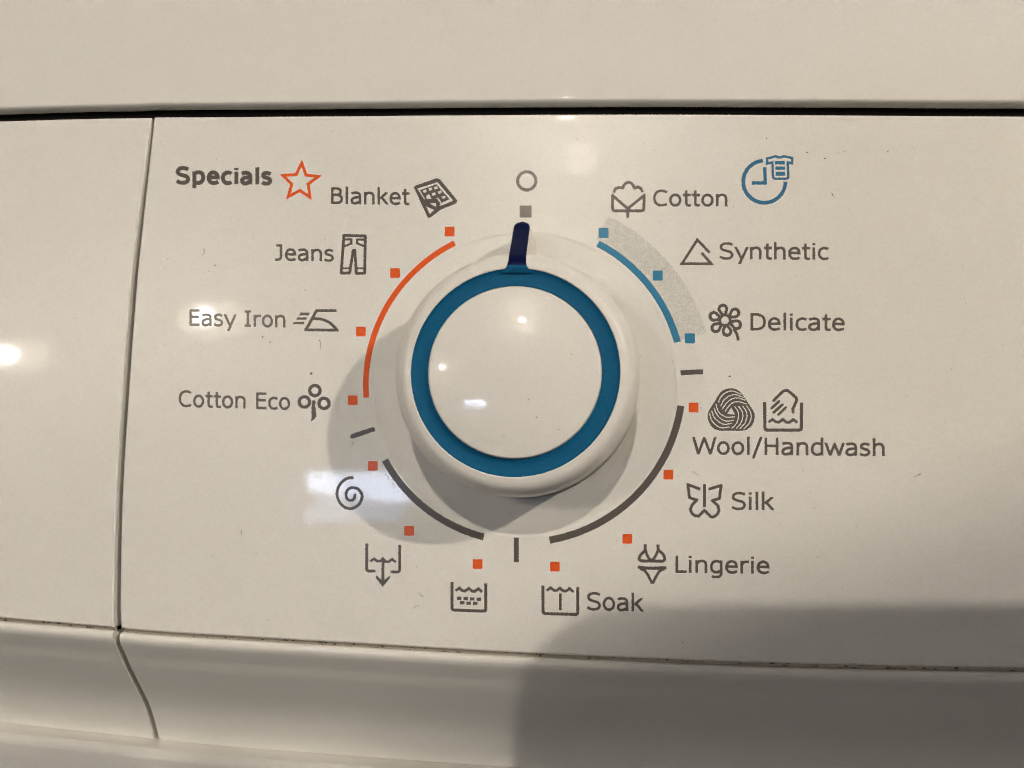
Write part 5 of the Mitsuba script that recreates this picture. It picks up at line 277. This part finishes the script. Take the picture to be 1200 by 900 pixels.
SEAM_R = curve([(-95.1, 65.95), (-96.1, 39.69), (-96.61, 21.19), (-96.6, -6.46), (-96.22, -30.27), (-94.92, -53.46), (-94.15, -60.6)])   # the control panel's left edge
SEAM_L = curve([(-95.8, 65.8), (-97.2, 39.69), (-97.95, 21.18), (-98.0, -6.48), (-97.65, -30.31), (-96.5, -53.52), (-95.9, -60.46)])   # the drawer front's right edge
TOP = curve([(-95.1, 65.95), (-57.3, 65.64), (-3.81, 65.32), (27.06, 64.96), (57.06, 64.45), (86.22, 63.82), (114.56, 63.22), (180, 61.7), (300, 58.5)])
TOP_L = curve([(-240, 63.2), (-190, 64.6), (-136.73, 65.4), (-115.79, 65.72), (-95.8, 65.8)])
BOT = curve([(-94.15, -60.75), (-81.71, -61.14), (-60.84, -61.41), (-30.3, -61.75), (-0.65, -62.05), (28.14, -62.0), (56.14, -61.73), (83.38, -61.1), (109.9, -60.31), (180, -58), (300, -54)])
BOT_L = curve([(-240, -54.0), (-180, -57.0), (-124.86, -59.48), (-109.55, -60.04), (-95.9, -60.5)])

t = np.linspace(0, 2 * np.pi, 160, endpoint=False)
DISH_R = 36.2
ring = np.vstack([SEAM_R[::-1], TOP[1:], BOT[::-1][:-1]])[::-1]
body = plate(ring, 0, 0.45, 9, hole=np.stack([DISH_R * np.cos(t), DISH_R * np.sin(t)], 1))
dish = [(DISH_R - 0.95 * u, -0.11 * (u * u * (3 - 2 * u))) for u in np.linspace(0, 1, 18)] + [(r, -0.11 - 0.5 * ((35.25 - r) / 8.25) ** 1.5) for r in np.linspace(34.8, 27, 15)] + [(18, -0.7)]
add(WM + "__control_panel", trimesh.util.concatenate([body, revolve(dish)]), "white_plastic", smooth=30,
    label="flat white control panel with a shallow round dish behind the dial")
ring = np.vstack([SEAM_L[::-1], TOP_L[::-1][1:], BOT_L])[::-1]
add(WM + "__drawer_front", plate(ring, 0.0, 0.35, 9), "white_plastic", smooth=30, label="plain white detergent drawer front left of the vertical seam")

# the scooped strips under the panel and under the drawer front
LIP = [(1.35, -3.0), (0.95, -1.2), (0.9, -0.6), (1.0, -0.2), (1.25, 0.08), (1.6, 0.2), (2.0, 0.22)]
SCOOP = [(2.6, 0.1), (3.6, -0.45), (5.2, -1.7), (7.2, -3.3), (10, -5.3), (12.5, -7.4), (15.2, -9.64), (18, -12.0), (20.7, -14.2), (23.3, -16.1), (26, -17.7), (31, -20.4), (36.3, -23.0), (41, -25), (50, -28)]
PROFILE = np.vstack([LIP, curve([LIP[-1]] + SCOOP, 4)[1:]])
q = sweep(BOT + [0.0, 0], PROFILE)
end = PROFILE[:, :]
def end_wall(x, y, out):
    """The moulded end of a scooped strip, going back from its edge by a few millimetres."""
    a = np.column_stack([np.full(len(end), x), y - end[:, 0], end[:, 1]])
    b = a + [out, 0, -0.35]
    c = a + [out * 1.6, 0, -9]
    return strips([a, b, c], closed=False)
add(WM + "__panel_skirt", trimesh.util.concatenate([q, end_wall(BOT[0, 0], BOT[0, 1], -0.08)]), "white_plastic", smooth=40, label="scooped white strip under the control panel")
shade = PROFILE * [1.0, 1.0]
add(WM + "__drawer_grip", trimesh.util.concatenate([sweep(BOT_L - [0.5 * 0, 0], shade), end_wall(BOT_L[-1, 0], BOT_L[-1, 1], 0.12)]), "white_plastic", smooth=40, label="scooped white grip strip under the drawer front")

# dirty groove between the flat fronts and the scooped strips
for line in (BOT, BOT_L):
    add(numbered(WM + "__seam_groove"), sweep(line, [(-0.6, -1.4), (1.5, -1.4)]), "dirty_groove", label="thin groove packed with grey-brown dirt under the flat front")

# worktop edge above, with its rounded lip and the black gap below it
line = np.vstack([TOP_L[:-1], TOP]) + [0, 2.2]
lip = [(-9.0, -1.6), (-0.3, -1.3), (-0.02, -1.0), (0.0, -0.5)] + [(-1.15 + 1.15 * math.cos(a), -0.4 + 1.8 * math.sin(a)) for a in np.linspace(0.0, math.pi / 2, 16)][1:] + [(-1.3, 1.4), (-1.6, 1.4), (-3.0, 1.4), (-20, 1.42), (-90, 1.6)]
add(WM + "__worktop", sweep(line[:, :], lip), "white_metal", smooth=40, label="white worktop edge with a rounded lower lip above the black gap")
add(WM + "__gap_seal", sweep(line, [(-8.0, -2.9), (0.6, -2.6), (1.55, -2.3), (1.62, -8.0)]), "black_rubber", label="black gap between worktop and control panel")

# front panel under the drawer grip
line = curve([(-240, -84), (-180, -89), (-132.9, -91.64), (-109.74, -92.7), (-89.31, -93.65), (-75.92, -94.14), (-64.89, -94.33), (-43.17, -94.73), (0, -95.2), (100, -95.4), (300, -95)])
fp = [(0.3, -40), (0.0, -16.4)] + [(2.4 - 2.4 * math.cos(a), -16.4 + 2.4 * math.sin(a)) for a in np.linspace(0, math.pi / 2, 9)][1:] + [(40, -13.5), (90, -13)]
add(WM + "__front_panel", sweep(line, fp), "white_metal", smooth=40, label="white front panel edge below the drawer grip, bottom left")
# cabinet behind all the fronts
cab = trimesh.creation.box(extents=(540, 340, 160))
cab.apply_translation((30, 0, -80 - 42))
add(WM + "__cabinet", cab, "black_rubber")

# ------------------------------------------------------------------ the print on the control panel
PRINTS = json.loads(PRINT_DATA)
INK = {"orange_square": "print_orange", "orange_arc": "print_orange", "star_icon": "print_orange", "blue_square": "print_blue", "blue_arc": "print_blue",
       "timer_clock_icon": "print_deep_blue", "timer_shirt_icon": "print_deep_blue", "stippled_band": "print_stipple", "off_square": "print_pale_grey"}
PRINT_LABELS = {
    "specials_lettering": "bold dark lettering Specials beside the orange star", "star_icon": "orange outlined star symbol",
    "blanket_lettering": "dark grey lettering Blanket", "blanket_icon": "folded blanket symbol with a checked middle",
    "jeans_lettering": "dark grey lettering Jeans", "jeans_icon": "trousers symbol beside the lettering Jeans",
    "easy_iron_lettering": "dark grey lettering Easy Iron under a bright lamp glint", "iron_icon": "flat iron symbol", "iron_speed_lines": "three slanted speed lines left of the iron symbol",
    "cotton_eco_lettering": "dark grey lettering Cotton Eco", "cotton_eco_icon": "three rings and a stem symbol beside the lettering Cotton Eco",
    "cotton_lettering": "dark grey lettering Cotton", "cotton_icon": "cotton boll symbol", "synthetic_lettering": "dark grey lettering Synthetic", "synthetic_icon": "open triangle symbol",
    "delicate_lettering": "dark grey lettering Delicate", "delicate_icon": "six-petalled flower symbol", "wool_handwash_lettering": "dark grey lettering Wool/Handwash",
    "wool_icon": "woven ball-of-wool symbol of striped arcs", "hand_wash_icon": "hand in a washtub symbol", "silk_lettering": "dark lettering Silk", "silk_icon": "butterfly symbol",
    "lingerie_lettering": "dark lettering Lingerie", "lingerie_icon": "two-piece underwear symbol", "soak_lettering": "dark lettering Soak", "soak_icon": "washtub symbol with one upright bar",
    "prewash_icon": "washtub symbol with small blocks", "drain_icon": "open washtub symbol with a downward arrow", "spin_spiral_icon": "spiral symbol in the pale window glint",
    "timer_clock_icon": "blue open clock circle with two hands", "timer_shirt_icon": "blue striped shirt symbol at the clock's upper right", "off_circle": "grey ring above the dial's pointer",
    "off_square": "pale grey square just above the pointer", "orange_arc": "orange arc upper left of the dial", "blue_arc": "blue arc upper right of the dial",
    "grey_arc": "dark grey arc lower right of the dial", "grey_arc_001": "dark grey arc lower left of the dial", "stippled_band": "pale grey stippled band outside the blue arc",
    "tick_mark": "upright grey tick under the dial", "tick_mark_001": "level grey tick right of the dial", "tick_mark_002": "slanted round-ended grey tick left of the dial"}
for name, polys in PRINTS.items():
    base = name[:-4] if name[-4:-3] == "_" and name[-3:].isdigit() else name
    lift = 0.03 if name == "stippled_band" else 0.06
    parts = []
    for rings in polys:
        p = Polygon(np.array(rings[0]) / 100.0, [np.array(r) / 100.0 for r in rings[1:]]).buffer(0)
        for g in getattr(p, "geoms", [p]):
            if g.area > 0.004:
                m = trimesh.creation.extrude_polygon(g, lift + 0.08, engine="earcut")
                m.apply_translation((0, 0, -0.08))
                parts.append(m)
    add(f"{WM}__control_panel__{name}", trimesh.util.concatenate(parts), INK.get(base, "print_grey"), label=PRINT_LABELS.get(name))

# specks of dirt stuck to the panel
rng = np.random.default_rng(5)
specks = []
def speck(x, y, s, k=6):
    a = np.sort(rng.uniform(0, 2 * np.pi, k))
    pts = np.stack([x + s * rng.uniform(0.5, 1, k) * np.cos(a), y + s * rng.uniform(0.35, 0.9, k) * np.sin(a)], 1)
    h = Polygon(pts).convex_hull
    if h.geom_type == "Polygon" and h.area > 1e-4:
        m = trimesh.creation.extrude_polygon(h, 0.12, engine="earcut")
        m.apply_translation((0, 0, -0.05))
        specks.append(m)
for x, y, s in [(-50.7, 1.0, 0.45), (48.0, 1.9, 0.35), (-63.3, 9.8, 0.3), (-49.2, 9.1, 0.2), (41.5, -5.5, 0.25), (-50.1, 19.0, 0.2), (-61.5, 8.5, 0.25), (35.0, 5.1, 0.2), (33.0, 27.0, 0.22), (24.2, 34.0, 0.2),
                (49.5, -16.0, 0.3), (-78, 26.0, 0.25), (-76.5, 27.5, 0.3), (22.9, 46.8, 0.25), (66, 55, 0.35), (70, 53.5, 0.3), (74.5, 55.2, 0.25), (84, 55, 0.4), (56.7, 58.5, 0.3)]:
    speck(x, y, s)
grime = specks
specks = []
for _ in range(34):
    a = rng.normal(0, 1, 2)
    speck(-30.0 + a[0] * 0.75 - 0.4 * a[1], -24.3 + 1.0 * a[1] - 0.5 * a[0], rng.uniform(0.06, 0.24))
smears, specks = specks, grime
for _ in range(420):
    speck(rng.uniform(-93, 118), rng.uniform(-59, 64), rng.choice([0.09, 0.11, 0.14, 0.2], p=[0.5, 0.3, 0.15, 0.05]), 5)
for x, y, a, n in [(-48.5, 6.5, 1.9, 2.4), (-40.5, -16.2, 0.4, 1.6), (-24, -53.5, 1.2, 2.2), (-21.5, -50.5, 2.6, 1.5), (39.5, -19.8, -0.9, 1.8), (-80, 30, 0.7, 2.0), (72, 44, 2.2, 1.6), (88, -20, 0.3, 1.8), (-66, -38, 1.0, 1.4)]:
    u = np.linspace(0, 1, 9)                                           # bits of lint
    bend = rng.uniform(-1.5, 1.5)
    line = np.column_stack([x + np.cumsum(np.cos(a + bend * u)) * n / 9, y + np.cumsum(np.sin(a + bend * u)) * n / 9])
    m = trimesh.creation.extrude_polygon(LineString(line).buffer(0.045), 0.1, engine="earcut")
    m.apply_translation((0, 0, -0.04))
    specks.append(m)
add(WM + "__control_panel__dirt_specks", trimesh.util.concatenate(specks), "dust", label="specks of brown dirt scattered over the control panel")
labels[WM + "__control_panel__dirt_specks"]["kind"] = "stuff"

add(WM + "__control_panel__smudge", trimesh.util.concatenate(smears), "smudge", label="small patch of rubbed brown dirt beside the lower left grey arc")
labels[WM + "__control_panel__smudge"]["kind"] = "stuff"

# ------------------------------------------------------------------ the dial
KN = WM + "__programme_dial"
def arc(cx, cz, r, a0, a1, n=8):
    return [(cx + r * math.cos(a), cz + r * math.sin(a)) for a in np.linspace(math.radians(a0), math.radians(a1), n)]
barrel = [(27.2, -1.3), (27.1, 1.2), (26.9, 1.8), (26.6, 6), (26.4, 14.5)] + arc(23.4, 15.6, 3.0, 0, 25, 4) + arc(22.2, 15.5, 4.2, 28, 86, 14)[:] + [(22.25, 19.95), (21.95, 19.9), (21.85, 19.4), (21.8, 18.0)]
barrel = [(27.3, -1.3), (27.2, 0.9), (26.9, 1.6), (26.6, 6), (26.45, 13.8)] + [(22.3 + 4.15 * math.cos(a), 14.2 + 6.0 * math.sin(a)) for a in np.linspace(0.06, 1.50, 18)] + [(22.2, 20.3), (21.98, 20.2), (21.92, 19.8), (21.9, 18.0)]
add(KN + "__barrel", revolve(barrel), "knob_white", smooth=35, label="white round barrel of the dial with a rounded shoulder")
groove = [(21.95, 20.15), (21.8, 20.02), (21.5, 19.82)] + [(20.05 + 1.45 * math.cos(a), 19.95 - 0.36 * math.sin(a)) for a in np.linspace(0.35, math.pi - 0.35, 14)] + [(18.45, 19.84), (18.3, 19.9)]
RING_MESH = revolve(groove)
# its bulge is a shallow sphere whose top sits a little below and left of the middle
def cap_z(x, y):
    return 22.55 - ((x + 1.2) ** 2 + (y + 1.8) ** 2) / (2 * 80.0)
ang = np.linspace(0, 2 * np.pi, 200, endpoint=False)
rows = []
for r, d in [(18.25, 3.0), (18.25, 0.55), (18.21, 0.3), (18.1, 0.12), (17.95, 0.03), (17.8, 0.0)] + [(r, 0.0) for r in np.linspace(17.2, 0.02, 34)]:
    x, y = r * np.cos(ang), r * np.sin(ang)
    rows.append(np.stack([x, y, cap_z(x, y) - d], 1))
add(KN + "__cap", strips(rows), "knob_white", smooth=40, label="white slightly domed round face of the dial")

dots = []
for x, y, q in [(11.8, 3.6, 0.14), (3.2, -6.0, 0.13), (4.9, -9.6, 0.16), (9.5, -12.0, 0.11), (-6.0, 11.0, 0.09), (13.0, -4.0, 0.09), (-2.0, -13.5, 0.1), (6.5, 13.0, 0.09), (-12.5, -2.0, 0.08), (0.5, 2.5, 0.08), (-8, 6.2, 0.07), (8.8, -1.2, 0.07)]:
    m = trimesh.creation.icosphere(subdivisions=1, radius=q)
    m.apply_scale([1, 0.7, 0.4])
    m.apply_translation((x, y, cap_z(x, y)))
    dots.append(m)
add(KN + "__dust_specks", trimesh.util.concatenate(dots), "dust")
labels[KN + "__dust_specks"] = {"label": "a few dark dust specks on the dial's white face", "kind": "stuff"}

def half(r):
    h = 1.82 + 1.5 * math.exp(-max(r - 21.3, 0) / 0.75)
    tip = 33.9
    return h if r < tip else math.sqrt(max(1.82 ** 2 - (r - tip) ** 2 * (1.82 / 1.95) ** 2, 1e-4))
def crest(r):
    return float(np.interp(r, [20.9, 22, 23, 24, 25, 26, 28, 30, 33.5, 35.0, 35.9], [20.2, 20.65, 20.6, 20.15, 19.35, 18.3, 16.2, 14.0, 10.5, 9.3, 8.2]))
rr = np.concatenate([np.linspace(21.0, 24.5, 12), np.linspace(25, 33.5, 14), 33.9 + 1.95 * np.sin(np.linspace(0.05, math.pi / 2, 12))])
js = np.array([-1, -1, -0.97, -0.85, -0.6, -0.3, 0, 0.3, 0.6, 0.85, 0.97, 1, 1])
drop = np.array([1.6, 0.28, 0.1, 0.02, 0, 0, 0, 0, 0, 0.02, 0.1, 0.28, 1.6])
grid = [np.stack([js * half(r), np.full(len(js), r), crest(r) - drop], 1) for r in rr]
cut = int(np.searchsorted(rr, 22.3))
add(KN + "__blue_ring", trimesh.util.concatenate([RING_MESH, strips(grid[:cut + 1], closed=False)]), "ring_plastic", smooth=50, label="blue hollowed ring round the dial's face")
add(KN + "__pointer", strips(grid[cut:], closed=False), "navy_plastic", smooth=40, label="navy blue pointer strip running from the ring over the shoulder")
fin = []
for r in rr[6:]:
    k = 1 if r < 33.9 else 0.985
    base = r - 1.2 * max(0, (r - 30) / 5.9)
    w = min(half(r), 1.82) * k
    fin.append([(-w - 0.0, r - 0.01, crest(r) - 0.5), (-w - 0.12, r - 0.02, crest(r) - 0.75), (-w - 0.35, base, -1.2), (w + 0.95, base, -1.2), (w + 0.2, r - 0.02, crest(r) - 0.75), (w, r - 0.01, crest(r) - 0.5)])
add(KN + "__pointer_fin", strips(fin, closed=False), "knob_white", smooth=35, label="white fin that carries the navy pointer")

# ------------------------------------------------------------------ the lamps and the window of the room, and the phone that takes the picture
def numbered_thing(name):
    k, i = name, 0
    while k in labels:
        i += 1
        k = f"{name}_{i:03d}"
    return k
for name, lab, pos, r, power, weight in LAMPS:
    k = numbered_thing(name)
    labels[k] = {"label": lab, "category": "lamp", "group": "globe lamps of the room"}
    b = trimesh.creation.icosphere(subdivisions=3, radius=r)
    b.apply_translation(pos)
    add(k + "__bulb", b, None, smooth=True, emitter={"type": "area", "sampling_weight": float(weight), "radiance": rgb(*(LAMP_TINT * power).tolist())})
    if weight == 2:                                                       # these two hang in front of a frosted oval shade that glows
        d = trimesh.creation.icosphere(subdivisions=3)
        d.apply_scale([66, 36, 8])
        d.apply_translation(np.array(pos) + [0, 0, 26])
        add(k + "__shade", d, None, smooth=True, emitter={"type": "area", "sampling_weight": 0.5, "radiance": rgb(*(LAMP_TINT * 5.5).tolist())})
    s = trimesh.creation.revolve(np.array([(0, 0), (r * 0.55, 0), (r * 0.6, r * 0.4), (r * 0.5, r * 1.3), (r * 0.15, r * 1.5), (0, r * 1.5)]), sections=32)
    s = trimesh.Trimesh(np.array(s.vertices)[:, [0, 2, 1]], s.faces)
    s.apply_translation(np.array(pos) + [0, r * 0.98, 0])
    add(k + "__socket", s, "brass", smooth=40)
    c = trimesh.creation.cylinder(radius=2.5, height=260, sections=12)
    c = trimesh.Trimesh(np.array(c.vertices)[:, [0, 2, 1]], c.faces)
    c.apply_translation(np.array(pos) + [0, r * 2.4 + 130, 0])
    add(k + "__cord", c, "black_rubber")

labels["window"] = {"label": "pale blue lit window with a slanting blind in the wall behind the camera", "category": "window"}
def behind(px, z=1500.0):
    """The point at depth z that a mirror at the panel point px shows to the camera."""
    p = np.array([px[0], px[1], 0.0])
    d = (p - CAM) * [1, 1, -1]
    return p + d * (z / d[2])
def pane(key, pts, rad, z):
    a = np.array([behind(q, z) for q in pts])
    f = [[0, i, i + 1] for i in range(1, len(a) - 1)]
    n = sum(np.cross(a[i] - a[0], a[i + 1] - a[0]) for i in range(1, len(a) - 1))
    if n[2] > 0:
        f = [q[::-1] for q in f]
    add(key, (a, np.array(f)), None, emitter={"type": "area", "radiance": rgb(*rad)})
pane("window__pane", WINDOW_BRIGHT, (14.0, 16.5, 22.0), 1500)
pane("window__blind", WINDOW_DIM, (2.4, 3.5, 5.4), 1500)

labels["phone"] = {"label": "dark mobile phone held level, its lens at the camera position", "category": "phone"}
def slab(w0, w1, h0, h1, back0, back1, rad):
    a = np.linspace(0, math.pi / 2, 10)
    pts = []
    for cx, cy, s in ((w1 - rad, h1 - rad, 0), (w0 + rad, h1 - rad, 1), (w0 + rad, h0 + rad, 2), (w1 - rad, h0 + rad, 3)):
        pts += [(cx + rad * math.cos(x + s * math.pi / 2), cy + rad * math.sin(x + s * math.pi / 2)) for x in a]
    m = trimesh.creation.extrude_polygon(Polygon(pts), back1 - back0, engine="earcut")
    v = np.array(m.vertices) + [0, 0, back0]
    v[:, 1] -= 0.032 * v[:, 0]                     # the hand holds it a little out of level
    return trimesh.Trimesh(CAM + v[:, :1] * RIGHT + v[:, 1:2] * UP + v[:, 2:] * BACK, m.faces)
add("phone__body", slab(-17, 130, -8, 77, 2.0, 9.6, 25), "phone_case")
add("phone__screen", slab(-14, 127, -5, 74, 9.65, 9.9, 22), "dark_glass")

# the photographer, right of the machine and behind the camera: the body shades the panel's lower right corner
from manifold3d import Manifold, OpType
def ball(p, r):
    return Manifold.sphere(r, 24).translate([float(c) for c in p])
def limb(*joints):
    return [Manifold.batch_hull([ball(*joints[i]), ball(*joints[i + 1])]) for i in range(len(joints) - 1)]
PH = CAM + 116 * RIGHT + 32 * UP + 10 * BACK
bones = []
bones += limb(((733, 240, 480), 95), ((733, 50, 500), 105), ((733, -170, 510), 110), ((733, -340, 500), 125))          # trunk
bones += limb(((733, 325, 470), 52), ((733, 240, 480), 95)) + limb(((517, 227, 455), 54), ((658, 255, 470), 80)) + limb(((918, 232, 490), 54), ((803, 262, 475), 80))
bones += limb(((517, 227, 455), 54), ((443, -10, 420), 46), (PH + [75, -18, 22], 27))                                     # left arm to the phone
bones += limb(((918, 232, 490), 54), ((963, -60, 500), 46), ((933, -290, 470), 28))
shirt = Manifold.batch_boolean(bones, OpType.Add).refine_to_length(14).to_mesh()
shirt = trimesh.Trimesh(shirt.vert_properties[:, :3], shirt.tri_verts)
trimesh.smoothing.filter_taubin(shirt, iterations=12)
labels["person"] = {"label": "person in a dark sweater standing to the right and holding the phone level", "category": "person"}
add("person__sweater", shirt, "sweater", smooth=True)
skin = limb(((733, 318, 470), 46), ((733, 395, 462), 44)) + limb(((733, 475, 455), 78), ((733, 420, 430), 48)) + limb(((733, 455, 372), 9), ((733, 433, 362), 13))
skin += limb(((655, 465, 462), 14), ((657, 445, 460), 11)) + limb(((811, 465, 462), 14), ((809, 445, 460), 11))
head = skin
skin = limb((PH + [70, -16, 20], 26), (PH + [32, -10, 13], 22), (PH + [22, 0, 12], 20))
for k in range(4):                                                                                                       # fingers over the phone's upper and rear edge
    y = 22 - 15 * k
    skin += limb((PH + [26, y * 0.9, 6], 10), (PH + [14, y, -12], 9), (PH + [-4 - 3 * (k in (1, 2)), y, -17], 8))
skin += limb((PH + [30, -18, 16], 12), (PH + [10, -14, 19], 10.5), (PH + [-14, -8, 14], 9))                               # thumb on the screen side
for part, balls in (("hand", skin), ("head", head)):
    q = Manifold.batch_boolean(balls, OpType.Add).refine_to_length(4 if part == "hand" else 8).to_mesh()
    q = trimesh.Trimesh(q.vert_properties[:, :3], q.tri_verts)
    trimesh.smoothing.filter_taubin(q, iterations=8)
    add("person__" + part, q, "skin", smooth=True)
hair = Manifold.batch_hull([ball((733, 493, 468), 82), ball((733, 455, 500), 66)]) - Manifold.cube([200, 200, 200]).translate([633, 285, 230]) 
hair = hair.refine_to_length(10).to_mesh()
add("person__hair", trimesh.Trimesh(hair.vert_properties[:, :3], hair.tri_verts), "dust", smooth=50)
